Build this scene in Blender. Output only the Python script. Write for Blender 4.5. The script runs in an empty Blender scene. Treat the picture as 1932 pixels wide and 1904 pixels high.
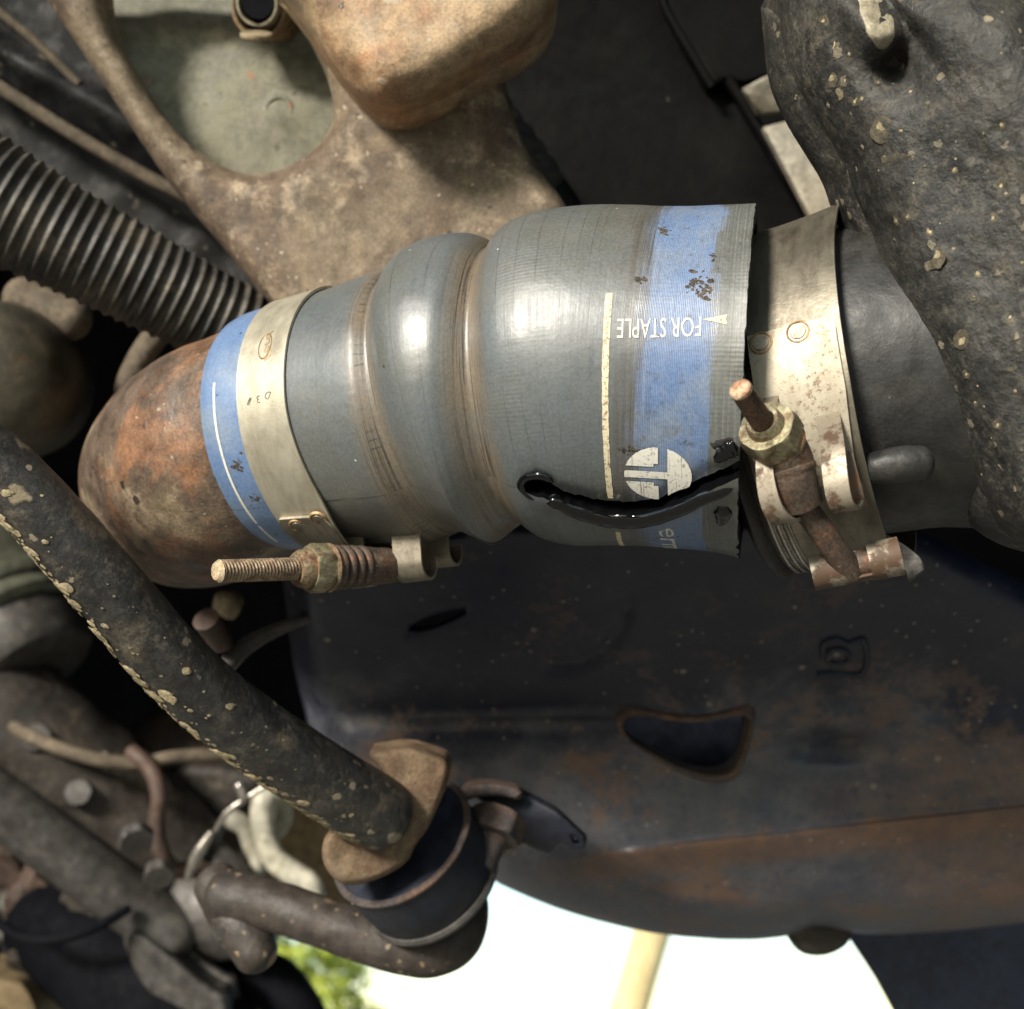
import bpy, math, random
import numpy as np
from mathutils import Vector, Matrix, noise, geometry
random.seed(7); np.random.seed(7)
rad = math.radians
S = bpy.context.scene
COL = S.collection
# ------------------------------------------------------------------ camera, world, sun, exposure
PITCH, HCAM, F, CU, CV = 25.0, 0.55, 2170.0, 966.0, 952.0
VEH = Matrix.Translation((0, 0, HCAM)) @ Matrix.Rotation(rad(90 + PITCH), 4, 'X')   # frame the vehicle parts are drawn in
cam = bpy.data.objects.new('camera', bpy.data.cameras.new('camera')); COL.objects.link(cam)
cam.matrix_world = VEH.copy()
cam.data.sensor_fit = 'HORIZONTAL'; cam.data.sensor_width = 36
cam.data.lens = 36 * F / 1932.0
cam.data.clip_start, cam.data.clip_end = 0.01, 3000
cam.data.dof.use_dof = True; cam.data.dof.focus_distance = 0.250; cam.data.dof.aperture_fstop = 16.0
S.camera = cam
S.render.resolution_x, S.render.resolution_y = 1024, 1009
to_light = (VEH.to_3x3() @ Vector((-0.52, 0.57, 0.64))).normalized()
SUN_EL = math.asin(to_light.z); SUN_AZ = math.atan2(to_light.x, to_light.y)
W = bpy.data.worlds.new("World"); S.world = W; W.use_nodes = True
wn = W.node_tree.nodes; wl = W.node_tree.links
bg = wn['Background']; sky = wn.new('ShaderNodeTexSky'); sky.sky_type = 'NISHITA'
sky.sun_disc = False; sky.sun_elevation = SUN_EL; sky.sun_rotation = SUN_AZ
sky.air_density = 1.0; sky.dust_density = 0.15; sky.ozone_density = 1.5
wl.new(sky.outputs[0], bg.inputs[0]); bg.inputs[1].default_value = 0.088
sl = bpy.data.lights.new('sun', 'SUN'); sl.energy = 2.7; sl.angle = rad(12); sl.color = (1.0, 0.93, 0.82)
so = bpy.data.objects.new('sun', sl); COL.objects.link(so)
so.rotation_euler = to_light.to_track_quat('Z', 'Y').to_euler(); so.location = (0, -2, 3)
S.view_settings.view_transform = 'Standard'; S.view_settings.look = 'None'
S.view_settings.exposure = 1.47; S.view_settings.gamma = 1.0
S.cycles.max_bounces = 8
S.cycles.use_denoising = True

# ------------------------------------------------------------------ geometry helpers
def D(u, v, d):
    return np.array([(u - CU) * d / F, (CV - v) * d / F, -d])
def nrm(a):
    a = np.asarray(a, float); return a / (np.linalg.norm(a) + 1e-12)
def nz(x, y, z=0.0):
    return noise.noise(Vector((x, y, z)))
def hermite(P, n, uniform=True):
    P = np.asarray(P, float)
    t = np.concatenate([[0], np.cumsum(np.linalg.norm(np.diff(P[:, :3], axis=0), axis=1) + 1e-9)])
    M = np.zeros_like(P)
    M[1:-1] = (P[2:] - P[:-2]) / (t[2:] - t[:-2])[:, None]
    M[0] = (P[1] - P[0]) / (t[1] - t[0]); M[-1] = (P[-1] - P[-2]) / (t[-1] - t[-2])
    q = np.linspace(0, t[-1], n)
    k = np.clip(np.searchsorted(t, q, side='right') - 1, 0, len(t) - 2)
    h = (t[k + 1] - t[k]); x = ((q - t[k]) / h)[:, None]; h = h[:, None]
    return ((2*x**3 - 3*x**2 + 1) * P[k] + (x**3 - 2*x**2 + x) * h * M[k]
            + (-2*x**3 + 3*x**2) * P[k + 1] + (x**3 - x**2) * h * M[k + 1])
class MB:
    def __init__(s): s.v = []; s.f = []; s.uv = []; s.mi = []
    def add(s, vs, fs, uv=None, mi=0):
        b = len(s.v); s.v.extend([tuple(p) for p in vs])
        s.uv.extend([tuple(q) for q in uv] if uv is not None else [(0, 0)] * len(vs))
        s.f.extend([tuple(i + b for i in f) for f in fs]); s.mi.extend([mi] * len(fs))
        return s
    def join(s, o):
        b = len(s.v); s.v += o.v; s.uv += o.uv; s.f += [tuple(i + b for i in f) for f in o.f]; s.mi += o.mi
        return s
def put(name, mb, mats, parent=None, sharp=40, world=False):
    """one mesh object out of a builder drawn in the vehicle frame"""
    V = np.asarray(mb.v, float)
    if not world:
        M = np.array(VEH); V = V @ M[:3, :3].T + M[:3, 3]
    c = (V.min(0) + V.max(0)) / 2
    me = bpy.data.meshes.new(name)
    me.from_pydata((V - c).tolist(), [], mb.f)
    ul = me.uv_layers.new(name='UVMap')
    li = np.empty(len(me.loops), np.int32); me.loops.foreach_get('vertex_index', li)
    ul.data.foreach_set('uv', np.asarray(mb.uv, np.float32)[li].ravel())
    for m in (mats if isinstance(mats, (list, tuple)) else [mats]): me.materials.append(m)
    me.polygons.foreach_set('material_index', np.asarray(mb.mi, np.int32))
    me.polygons.foreach_set('use_smooth', np.ones(len(me.polygons), bool))
    me.update()
    me.set_sharp_from_angle(angle=rad(sharp))
    o = bpy.data.objects.new(name, me); COL.objects.link(o)
    o.location = c
    if parent is not None:
        o.parent = parent; o.matrix_parent_inverse = Matrix.Translation(-parent.location)
    return o
def tag(o, label=None, cat=None, group=None, kind=None):
    if label: o['label'] = label
    if cat: o['category'] = cat
    if group: o['group'] = group
    if kind: o['kind'] = kind
    return o
def thing(name, p, label, cat, group=None):
    o = bpy.data.objects.new(name, None); COL.objects.link(o); o.empty_display_size = .02
    o.location = VEH @ Vector(tuple(p))
    return tag(o, label, cat, group)
def frames(C):
    n = len(C); T = np.gradient(C, axis=0); T /= np.linalg.norm(T, axis=1)[:, None] + 1e-12
    ref = np.array([0, 1., 0]) if abs(T[0][1]) < .9 else np.array([1., 0, 0])
    E1 = np.zeros_like(C); e = ref - T[0] * (ref @ T[0]); E1[0] = nrm(e)
    for i in range(1, n):
        e = E1[i-1] - T[i] * (E1[i-1] @ T[i]); E1[i] = nrm(e)
    return T, E1, np.cross(T, E1)
def tube(path, r, N=60, M=24, rfn=None, cap='flat', local=False):
    """path: (u,v,depth) or local points; r: metres, or a list along the path; rfn(s,theta)->dr"""
    P = np.array([p[:3] if local else D(*p[:3]) for p in path], float)
    R = np.full(len(P), r) if np.isscalar(r) else np.asarray(r, float)
    Q = hermite(np.column_stack([P, R]), N); C = Q[:, :3]; R = Q[:, 3]
    T, E1, E2 = frames(C)
    s = np.concatenate([[0], np.cumsum(np.linalg.norm(np.diff(C, axis=0), axis=1))])
    vs = []; uv = []
    for i in range(N):
        for j in range(M):
            a = 2 * math.pi * j / M
            rr = R[i] + (rfn(s[i], a) if rfn else 0)
            vs.append(C[i] + rr * (math.cos(a) * E1[i] + math.sin(a) * E2[i])); uv.append((s[i], a * R[i]))
    fs = [(i*M + j, i*M + (j+1) % M, (i+1)*M + (j+1) % M, (i+1)*M + j) for i in range(N-1) for j in range(M)]
    mb = MB().add(vs, fs, uv)
    for end in (0, N - 1):
        sg = -1 if end == 0 else 1
        if cap == 'flat':
            ring = [mb.v[end*M + j] for j in range(M)]
            mb.add(ring, [tuple(range(M)) if sg > 0 else tuple(reversed(range(M)))])
        elif cap == 'round':
            K = 6; base = [end*M + j for j in range(M)]; prev = base
            for k in range(1, K + 1):
                b = k / K * math.pi / 2; idx = []
                for j in range(M):
                    a = 2 * math.pi * j / M
                    mb.v.append(tuple(C[end] + R[end] * (math.cos(b) * (math.cos(a)*E1[end] + math.sin(a)*E2[end]) + sg * .8 * math.sin(b) * T[end])))
                    mb.uv.append((s[end], a * R[end])); idx.append(len(mb.v) - 1)
                for j in range(M):
                    q = (prev[j], prev[(j+1) % M], idx[(j+1) % M], idx[j])
                    mb.f.append(q if sg > 0 else q[::-1]); mb.mi.append(0)
                prev = idx
    return mb
def rod(p, q, r0, r1=None, M=32, N=2, rfn=None):
    return tube([tuple(p), tuple(p + (q - p) * .5), tuple(q)], [r0, (r0 + (r1 or r0)) / 2, r1 or r0], N=max(N, 2), M=M, rfn=rfn, local=True)
def lathe(p, ax, prof, M=40, ref=(0, 1, 0)):
    """profile [(along, radius)] turned round axis ax at p, closed at both ends when radius is 0"""
    ax = nrm(ax); e1 = nrm(np.array(ref) - ax * (np.array(ref) @ ax)); e2 = np.cross(ax, e1)
    vs = []; fs = []; uv = []
    for a_, r_ in prof:
        for j in range(M):
            t = 2 * math.pi * j / M; vs.append(p + ax * a_ + r_ * (math.cos(t) * e1 + math.sin(t) * e2)); uv.append((a_, t * .01))
    for i in range(len(prof) - 1):
        for j in range(M):
            fs.append((i*M + j, i*M + (j+1) % M, (i+1)*M + (j+1) % M, (i+1)*M + j))
    return MB().add(vs, fs, uv)
def hexnut(p, ax, R, h, bore, ref=(0, 1, 0)):
    ax = nrm(ax); e1 = nrm(np.array(ref) - ax * (np.array(ref) @ ax)); e2 = np.cross(ax, e1)
    M = 48; prof = []
    def hexr(t): 
        m = (t % (math.pi / 3)) - math.pi / 6; return R * math.cos(math.pi / 6) / math.cos(m)
    rows = [(0, 'b', bore), (0, 'c', .90), (.12, 'h', 1), (.88, 'h', 1), (1, 'c', .90), (1, 'b', bore)]
    vs = []; fs = []
    for z, kind, k in rows:
        for j in range(M):
            t = 2 * math.pi * j / M
            if kind == 'b': r = k
            elif kind == 'c': r = min(hexr(t), R * k)
            else: r = hexr(t) if True else R
            vs.append(p + ax * (z * h) + r * (math.cos(t) * e1 + math.sin(t) * e2))
    for i in range(len(rows) - 1):
        for j in range(M):
            fs.append((i*M + j, i*M + (j+1) % M, (i+1)*M + (j+1) % M, (i+1)*M + j))
    return MB().add(vs, fs)
def strip(path, wvec, th, N=40, local=False, wfn=None):
    """a flat metal strap: path swept sideways by wvec, thickness th"""
    P = np.array([p[:3] if local else D(*p[:3]) for p in path], float)
    C = hermite(P, N); T = np.gradient(C, axis=0); T /= np.linalg.norm(T, axis=1)[:, None]
    w = np.asarray(wvec, float); vs = []
    for i in range(N):
        n = nrm(np.cross(T[i], w)); k = wfn(i / (N - 1)) if wfn else (0, 1)
        a = C[i] + w * k[0]; b = C[i] + w * k[1]
        vs += [a, b, b + n * th, a + n * th]
    fs = []
    for i in range(N - 1):
        for j in range(4): fs.append((i*4 + j, i*4 + (j+1) % 4, (i+1)*4 + (j+1) % 4, (i+1)*4 + j))
    fs += [(3, 2, 1, 0), tuple(4*(N-1) + j for j in range(4))]
    return MB().add(vs, fs)
def resample(P, step):
    P = np.asarray(P, float); P = np.vstack([P, P[:1]])
    L = np.linalg.norm(np.diff(P, axis=0), axis=1); t = np.concatenate([[0], np.cumsum(L)])
    n = max(8, int(t[-1] / step)); q = np.linspace(0, t[-1], n, endpoint=False)
    return np.column_stack([np.interp(q, t, P[:, 0]), np.interp(q, t, P[:, 1])])
def chaikin(P, k):
    P = np.asarray(P, float)
    for _ in range(k):
        Q = np.roll(P, -1, 0); P = np.stack([.75*P + .25*Q, .25*P + .75*Q], 1).reshape(-1, 2)
    return P
def inside(pts, poly):
    x, y = pts[:, 0][:, None], pts[:, 1][:, None]; a = poly; b = np.roll(poly, -1, 0)
    c = ((a[:, 1] > y) != (b[:, 1] > y)) & (x < (b[:, 0] - a[:, 0]) * (y - a[:, 1]) / (b[:, 1] - a[:, 1] + 1e-12) + a[:, 0])
    return c.sum(1) % 2 == 1
def segdist(pts, poly):
    a = poly; ab = np.roll(poly, -1, 0) - a; out = np.empty(len(pts))
    for i in range(0, len(pts), 2000):
        p = pts[i:i+2000][:, None, :] - a[None]
        t = np.clip((p * ab).sum(2) / ((ab**2).sum(1) + 1e-9), 0, 1)
        out[i:i+2000] = np.linalg.norm(p - t[..., None] * ab, axis=2).min(1)
    return out
def plate(outline, dfn, thick, holes=(), rnd=0, rdep=0, step=16, smooth=2, hole_rnd=None, hole_dep=None, lines=()):
    """a pressed or cast sheet: outline drawn in the vehicle frame, front surface at depth dfn(u,v), real thickness behind"""
    lo = resample(chaikin(outline, smooth), step); hs = [resample(chaikin(h, smooth), step) for h in holes]
    hole_rnd = rnd if hole_rnd is None else hole_rnd; hole_dep = rdep if hole_dep is None else hole_dep
    def ok(p, gap):
        m = inside(p, lo)
        for h in hs: m &= ~inside(p, h)
        dd = segdist(p, lo)
        for h in hs: dd = np.minimum(dd, segdist(p, h))
        return m & (dd > gap)
    mn, mx = lo.min(0), lo.max(0)
    gx, gy = np.meshgrid(np.arange(mn[0], mx[0], step), np.arange(mn[1], mx[1], step))
    gx = gx + (np.arange(gx.shape[0]) % 2)[:, None] * step / 2
    pts = np.column_stack([gx.ravel(), gy.ravel()]); pts = pts[ok(pts, step * .55)]
    allp = [lo] + hs
    for L, rr in [(lo, rnd)] + [(h, hole_rnd) for h in hs]:
        if rr > 0:
            tn = np.roll(L, -1, 0) - np.roll(L, 1, 0); tn /= np.linalg.norm(tn, axis=1)[:, None] + 1e-9
            n = np.column_stack([-tn[:, 1], tn[:, 0]])
            for k in (.06, .2, .4, .68, 1.0):
                for sg in (1, -1):
                    q = L + sg * n * rr * k; q = q[ok(q, rr * k * .93)]
                    allp.append(q)
    for q in lines:
        q = np.asarray(q, float); allp.append(q[ok(q, 1.5)])
    keep = pts
    extra = np.vstack(allp[1 + len(hs):]) if len(allp) > 1 + len(hs) else np.zeros((0, 2))
    if len(extra):
        m = np.ones(len(keep), bool)
        for i in range(0, len(keep), 1000):
            dd = np.linalg.norm(keep[i:i+1000][:, None] - extra[None], axis=2).min(1); m[i:i+1000] = dd > step * .45
        keep = keep[m]
    V2 = [lo] + hs + [extra, keep]; V2 = np.vstack([x for x in V2 if len(x)])
    edges = []; b = 0
    for L in [lo] + hs:
        n = len(L); edges += [(b + i, b + (i+1) % n) for i in range(n)]; b += n
    r = geometry.delaunay_2d_cdt([Vector((float(x), float(y))) for x, y in V2], edges, [], 0, 1e-4)
    P = np.array([(v[0], v[1]) for v in r[0]]); tri = np.array([list(f) for f in r[2] if len(f) == 3])
    cen = P[tri].mean(1); m = inside(cen, lo)
    for h in hs: m &= ~inside(cen, h)
    tri = tri[m]
    dd = segdist(P, lo); dh = np.min([segdist(P, h) for h in hs], axis=0) if hs else np.full(len(P), 1e9)
    dep = np.array([dfn(u, v) for u, v in P])
    if rnd > 0: x = 1 - np.clip(dd / rnd, 0, 1); dep = dep + rdep * (1 - np.sqrt(np.clip(1 - x * x, 0, 1)))
    if hs and hole_rnd > 0: x = 1 - np.clip(dh / hole_rnd, 0, 1); dep = dep + hole_dep * (1 - np.sqrt(np.clip(1 - x * x, 0, 1)))
    fr = np.array([D(u, v, d) for (u, v), d in zip(P, dep)]); bk = fr.copy(); bk[:, 2] = bk[:, 2] - thick
    a, bb, c = P[tri[:, 0]], P[tri[:, 1]], P[tri[:, 2]]
    area = (bb[:, 0]-a[:, 0])*(c[:, 1]-a[:, 1]) - (bb[:, 1]-a[:, 1])*(c[:, 0]-a[:, 0])
    tri[area > 0] = tri[area > 0][:, ::-1]
    n = len(P); fs = [tuple(t) for t in tri.tolist()] + [tuple(x + n for x in t[::-1]) for t in tri.tolist()]
    cnt = {}
    for t in tri.tolist():
        for i in range(3):
            e = (t[i], t[(i+1) % 3]); cnt[e] = 1
    for (i, j) in list(cnt):
        if (j, i) not in cnt: fs.append((j, i, i + n, j + n))
    return MB().add(np.vstack([fr, bk]), fs, np.vstack([P, P]) * .0002)
def blob(c, R, seed=0, amp=.25, K=3, sq=(1, 1, 1), ax=None):
    """small irregular lump; ax gives the axis squashed by sq[2]"""
    ax = nrm(ax if ax is not None else (0, 0, 1)); e1 = nrm(np.cross(ax, (0.3, 1, .2))); e2 = np.cross(ax, e1)
    n, m = 4 + K, 8 + 2*K; vs = []; fs = []
    for i in range(n + 1):
        b = math.pi * i / n
        for j in range(m):
            a = 2 * math.pi * j / m; d = np.array([math.sin(b)*math.cos(a), math.sin(b)*math.sin(a), math.cos(b)])
            k = 1 + amp * nz(d[0]*1.6 + seed*7.1, d[1]*1.6 + seed*3.3, d[2]*1.6)
            vs.append(c + R * k * (d[0]*sq[0]*e1 + d[1]*sq[1]*e2 + d[2]*sq[2]*ax))
    for i in range(n):
        for j in range(m): fs.append((i*m + j, (i+1)*m + j, (i+1)*m + (j+1) % m, i*m + (j+1) % m))
    return MB().add(vs, fs)

# ------------------------------------------------------------------ material helpers
class NT:
    def __init__(s, name):
        s.m = bpy.data.materials.new(name); s.m.use_nodes = True
        s.t = s.m.node_tree; s.n = s.t.nodes; s.b = s.n['Principled BSDF']; s.out = s.n['Material Output']
        s.tc = s.n.new('ShaderNodeTexCoord')
    def lk(s, a, b): s.t.links.new(a, b)
    def setin(s, sock, v):
        if hasattr(v, 'is_linked'): s.lk(v, sock)
        elif isinstance(v, (tuple, list)) and len(v) == 3 and sock.type == 'RGBA': sock.default_value = (*v, 1)
        else: sock.default_value = v
    def co(s, which='Object', scale=(1, 1, 1), rot=(0, 0, 0), loc=(0, 0, 0)):
        mp = s.n.new('ShaderNodeMapping'); s.lk(s.tc.outputs[which], mp.inputs[0])
        mp.inputs['Scale'].default_value = scale; mp.inputs['Rotation'].default_value = rot; mp.inputs['Location'].default_value = loc
        return mp.outputs[0]
    def noise(s, scale, detail=4, rough=.55, co=None, dist=0):
        x = s.n.new('ShaderNodeTexNoise'); s.lk(co if co is not None else s.tc.outputs['Object'], x.inputs['Vector'])
        x.inputs['Scale'].default_value = scale; x.inputs['Detail'].default_value = detail
        x.inputs['Roughness'].default_value = rough; x.inputs['Distortion'].default_value = dist
        return x.outputs[0]
    def vor(s, scale, co=None, feature='F1', rand=1):
        x = s.n.new('ShaderNodeTexVoronoi'); x.feature = feature; s.lk(co if co is not None else s.tc.outputs['Object'], x.inputs['Vector'])
        x.inputs['Scale'].default_value = scale; x.inputs['Randomness'].default_value = rand
        return x.outputs['Distance'], x.outputs.get('Color')
    def math(s, op, a, b=0.0, c=None, clamp=False):
        x = s.n.new('ShaderNodeMath'); x.operation = op; x.use_clamp = clamp
        s.setin(x.inputs[0], a); s.setin(x.inputs[1], b)
        if c is not None: s.setin(x.inputs[2], c)
        return x.outputs[0]
    def ss(s, x, lo, hi, a=0.0, b=1.0):
        m = s.n.new('ShaderNodeMapRange'); m.interpolation_type = 'SMOOTHSTEP'
        s.setin(m.inputs[0], x); m.inputs[1].default_value = lo; m.inputs[2].default_value = hi
        m.inputs[3].default_value = a; m.inputs[4].default_value = b
        return m.outputs[0]
    def mix(s, f, a, b, blend='MIX'):
        x = s.n.new('ShaderNodeMix'); x.data_type = 'RGBA'; x.blend_type = blend
        s.setin(x.inputs[0], f); s.setin(x.inputs[6], a); s.setin(x.inputs[7], b)
        return x.outputs[2]
    def uvxy(s):
        x = s.n.new('ShaderNodeSeparateXYZ'); s.lk(s.tc.outputs['UV'], x.inputs[0]); return x.outputs[0], x.outputs[1]
    def sepc(s, c):
        x = s.n.new('ShaderNodeSeparateColor'); s.lk(c, x.inputs[0]); return x.outputs
    def bump(s, h, strength=.4, dist=.001, prev=None):
        x = s.n.new('ShaderNodeBump'); x.inputs['Strength'].default_value = strength; x.inputs['Distance'].default_value = dist
        s.lk(h, x.inputs['Height'])
        if prev is not None: s.lk(prev, x.inputs['Normal'])
        return x.outputs[0]
    def done(s, col, rough=.6, metal=0, normal=None, spec=.5, coat=0):
        s.setin(s.b.inputs['Base Color'], col); s.setin(s.b.inputs['Roughness'], rough); s.setin(s.b.inputs['Metallic'], metal)
        s.b.inputs['Specular IOR Level'].default_value = spec; s.b.inputs['Coat Weight'].default_value = coat
        if normal is not None: s.lk(normal, s.b.inputs['Normal'])
        return s.m
def grimy(name, base, alt, a_scale=35, a_lo=.42, a_hi=.62, alt2=None, b_scale=90, b_lo=.55, b_hi=.7,
          spots=(), rough=.75, rough2=None, metal=0, metal2=None, bscale=500, bstr=.35, bdist=.0006, fine=.25, spec=.4, stretch=(1, 1, 1), coarse=0, mott=.32, film=None):
    """worn surface: base colour, patches of a second and third one, speckles, fine grain, relief"""
    t = NT(name); co = t.co('Object', stretch)
    pm = t.ss(t.noise(a_scale, 8, .65, co, .4), a_lo, a_hi)
    c = t.mix(pm, base, alt)
    if alt2: c = t.mix(t.ss(t.noise(b_scale, 8, .7, t.co('Object', stretch, loc=(.31, .17, .5))), b_lo, b_hi), c, alt2)
    g = t.ss(t.noise(1400, 3, .7), .3, .7, 1 - fine, 1 + fine)
    c = t.mix(1.0, c, t.mix(0, g, g), 'MULTIPLY') if False else c
    gm = t.n.new('ShaderNodeMix'); gm.data_type = 'RGBA'; gm.blend_type = 'MULTIPLY'; gm.inputs[0].default_value = 1
    t.lk(c, gm.inputs[6]); t.lk(g, gm.inputs[7]); c = gm.outputs[2]
    if film:
        fm = t.math('MULTIPLY', t.ss(t.noise(film[2], 8, .82, t.co('Object', (1, 1, 1), loc=(.9, .4, .2))), .48, .66), t.ss(t.noise(30, 5, .65, t.co('Object', (1, 1, 1), loc=(.2, .8, .6))), .38, .62, film[3], 1))
        c = t.mix(t.math('MULTIPLY', fm, film[1]), c, film[0])
    g2 = t.ss(t.math('ADD', t.math('MULTIPLY', t.noise(170, 6, .7), .6), t.math('MULTIPLY', t.noise(45, 5, .65), .4)), .36, .64, 1 - mott, 1 + mott)
    gm = t.n.new('ShaderNodeMix'); gm.data_type = 'RGBA'; gm.blend_type = 'MULTIPLY'; gm.inputs[0].default_value = 1
    t.lk(c, gm.inputs[6]); t.lk(g2, gm.inputs[7]); c = gm.outputs[2]
    h = t.math('ADD', t.noise(bscale, 6, .65), t.math('MULTIPLY', t.noise(bscale * .2, 5, .6), 1.5))
    if coarse: h = t.math('ADD', h, t.math('MULTIPLY', t.noise(60, 3, .5), coarse))
    for k, (col, sc, size, dens) in enumerate(spots):
        wob = t.n.new('ShaderNodeVectorMath'); wob.operation = 'ADD'
        wn_ = t.n.new('ShaderNodeTexNoise'); wn_.inputs['Scale'].default_value = sc * 2.2; wn_.inputs['Detail'].default_value = 3; t.lk(t.tc.outputs['Object'], wn_.inputs['Vector'])
        wsc = t.n.new('ShaderNodeVectorMath'); wsc.operation = 'SCALE'; wsc.inputs['Scale'].default_value = .55 / sc; t.lk(wn_.outputs['Color'], wsc.inputs[0])
        t.lk(t.co('Object', (1, 1, 1), loc=(.7 * k, .3, .1)), wob.inputs[0]); t.lk(wsc.outputs[0], wob.inputs[1])
        dist, colr = t.vor(sc, wob.outputs[0]); r_, g_, b_ = t.sepc(colr)[:3]
        lim = t.math('MULTIPLY', t.math('POWER', r_, 2.5), size)
        on = t.math('MULTIPLY', t.ss(t.math('SUBTRACT', t.math('ADD', lim, size * .25), dist), 0, size * .35), t.math('LESS_THAN', g_, dens))
        on = t.math('MULTIPLY', on, t.ss(b_, 0, 1, .45, 1))
        c = t.mix(on, c, col); h = t.math('ADD', h, t.math('MULTIPLY', on, .6))
    rg = t.ss(t.noise(160, 5, .6), .3, .7, rough - .1, min(1, rough + .12)) if rough2 is None else t.ss(pm, 0, 1, rough, rough2)
    mt = metal if metal2 is None else t.ss(pm, 0, 1, metal, metal2)
    return t.done(c, rg, mt, t.bump(h, bstr, bdist), spec)
# ------------------------------------------------------------------ materials
TAN, MUD = (.44, .30, .16), (.52, .38, .2)
m_tan = grimy('tan_dusty_paint', (.165, .128, .086), (.09, .064, .045), 20, .44, .62, (.27, .215, .15), 75, .52, .66,
              spots=[((.42, .36, .28), 150, .26, .2), ((.05, .04, .028), 330, .25, .3), ((.36, .3, .22), 420, .3, .35)], rough=.7, bscale=700, bstr=.4, fine=.25, spec=.3, film=((.27, .2, .125), .5, 330, .2))
m_boss = grimy('tan_orange_casting', (.33, .235, .14), (.30, .165, .09), 30, .46, .64, (.15, .115, .105), 26, .54, .68,
               spots=[((.46, .41, .33), 110, .25, .25), ((.06, .045, .035), 260, .28, .3), ((.42, .36, .27), 380, .3, .4)], rough=.6, bscale=600, bstr=.5, fine=.28, spec=.4, film=((.42, .31, .18), .55, 300, .1))
m_panel = grimy('grey_green_paint', (.20, .195, .145), (.15, .14, .095), 22, .4, .7, None, 1, 0, 1,
                spots=[((.38, .15, .08), 60, .34, .3), ((.38, .15, .08), 150, .34, .12), ((.08, .07, .05), 130, .22, .35), ((.36, .34, .25), 60, .3, .2)], rough=.6, bscale=300, bstr=.15, fine=.12, spec=.3)
m_rust = grimy('rusted_pipe', (.085, .060, .044), (.22, .17, .11), 26, .50, .62, (.17, .085, .045), 36, .50, .62,
               spots=[((.32, .27, .18), 60, .3, .14), ((.03, .022, .017), 240, .3, .3), ((.32, .27, .19), 420, .25, .35)], rough=.46, bscale=420, bstr=.45, bdist=.0006, fine=.3, spec=.5, mott=.42, film=((.21, .15, .09), .45, 260, .1))
m_rustdark = grimy('brown_rusty_steel', (.075, .055, .042), (.13, .065, .036), 120, .5, .7, (.2, .155, .105), 160, .56, .72,
                   spots=[((.3, .24, .16), 700, .3, .25)], rough=.6, bscale=900, bstr=.28, fine=.3, metal=.35, spec=.4)
m_stud = grimy('threaded_steel', (.24, .18, .12), (.12, .08, .05), 250, .42, .66, (.3, .15, .07), 300, .58, .74,
               spots=[((.46, .4, .3), 900, .3, .2)], rough=.5, metal=.55, bscale=1500, bstr=.3, fine=.3)
m_studdark = grimy('dark_threaded_steel', (.075, .048, .035), (.14, .07, .04), 250, .45, .7, rough=.5, metal=.4, bscale=1500, bstr=.3, fine=.3)
m_nut = grimy('yellowed_zinc', (.30, .27, .17), (.14, .10, .06), 180, .45, .62, (.36, .34, .26), 260, .56, .7, rough=.4, metal=.6, bscale=900, bstr=.22, fine=.25)
m_nutrust = grimy('rusty_nut', (.2, .15, .09), (.10, .05, .03), 200, .45, .62, (.45, .13, .04), 170, .6, .72, rough=.55, metal=.4, bscale=900, bstr=.5, fine=.3)
m_tip = grimy('dusty_bolt_end', (.42, .34, .22), (.25, .17, .1), 500, .45, .65, rough=.7, metal=.1, bscale=1600, bstr=.5, fine=.3)
m_tan_rusttip = grimy('rusty_bolt_end', (.36, .2, .12), (.45, .34, .24), 420, .45, .65, rough=.65, metal=.2, bscale=1600, bstr=.5, fine=.3)
def steel(name, base, dark, metal=.75, rough=.36, speck=None, specks=.35, rustc=None, rlo=.6, rhi=.72, scale=1.0):
    t = NT(name); u, v = t.uvxy()
    br = t.noise(1.0, 5, .7, t.co('UV', (220, 2600 * 0 + 60, 1)))
    c = t.mix(t.ss(br, .35, .75), base, dark)
    cl = t.noise(40, 5, .6); c = t.mix(t.ss(cl, .5, .8, 0, .45), c, dark)
    h = t.noise(900, 4, .6)
    rg = t.ss(t.noise(120, 5, .6), .3, .7, rough - .06, rough + .14)
    mt = t.math('MULTIPLY', 1.0, metal)
    if speck:
        n = t.noise(900, 5, .75); patch = t.ss(t.noise(45, 3, .5), .3, .65)
        f = t.math('MULTIPLY', t.ss(n, .53, .62), t.math('MULTIPLY', patch, specks)); c = t.mix(f, c, speck); h = t.math('ADD', h, t.math('MULTIPLY', f, -1))
    if rustc:
        f = t.ss(t.noise(95, 7, .68), rlo, rhi); c = t.mix(f, c, rustc); mt = t.ss(f, 0, 1, metal, .1); rg = t.math('MAXIMUM', rg, t.math('MULTIPLY', f, .65))
    return t.done(c, rg, mt, t.bump(h, .18, .0004), .5)
m_band = steel('dusty_steel_strap', (.46, .425, .335), (.32, .285, .215), .55, .42, (.3, .24, .15), .2)
m_band2 = steel('brushed_steel_strap', (.20, .18, .14), (.10, .085, .065), .7, .42, (.06, .045, .03), .3)
m_doubler = steel('pitted_steel_plate', (.44, .395, .31), (.33, .285, .21), .4, .52, (.15, .10, .06), .85, (.16, .085, .045), .60, .68)
m_doubler1 = steel('grimy_steel_plate', (.21, .185, .14), (.11, .095, .07), .6, .42, (.08, .06, .045), .6)
m_loop = steel('rust_stained_strap', (.30, .265, .205), (.18, .15, .11), .55, .5, (.12, .08, .05), .6, (.075, .043, .024), .50, .57)
m_loopdark = steel('dark_stained_strap', (.16, .12, .09), (.08, .06, .04), .5, .5, (.3, .24, .17), .4, (.16, .08, .04), .5, .6)
m_edge = steel('bright_strap_edge', (.7, .64, .5), (.4, .34, .25), .7, .35)
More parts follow.
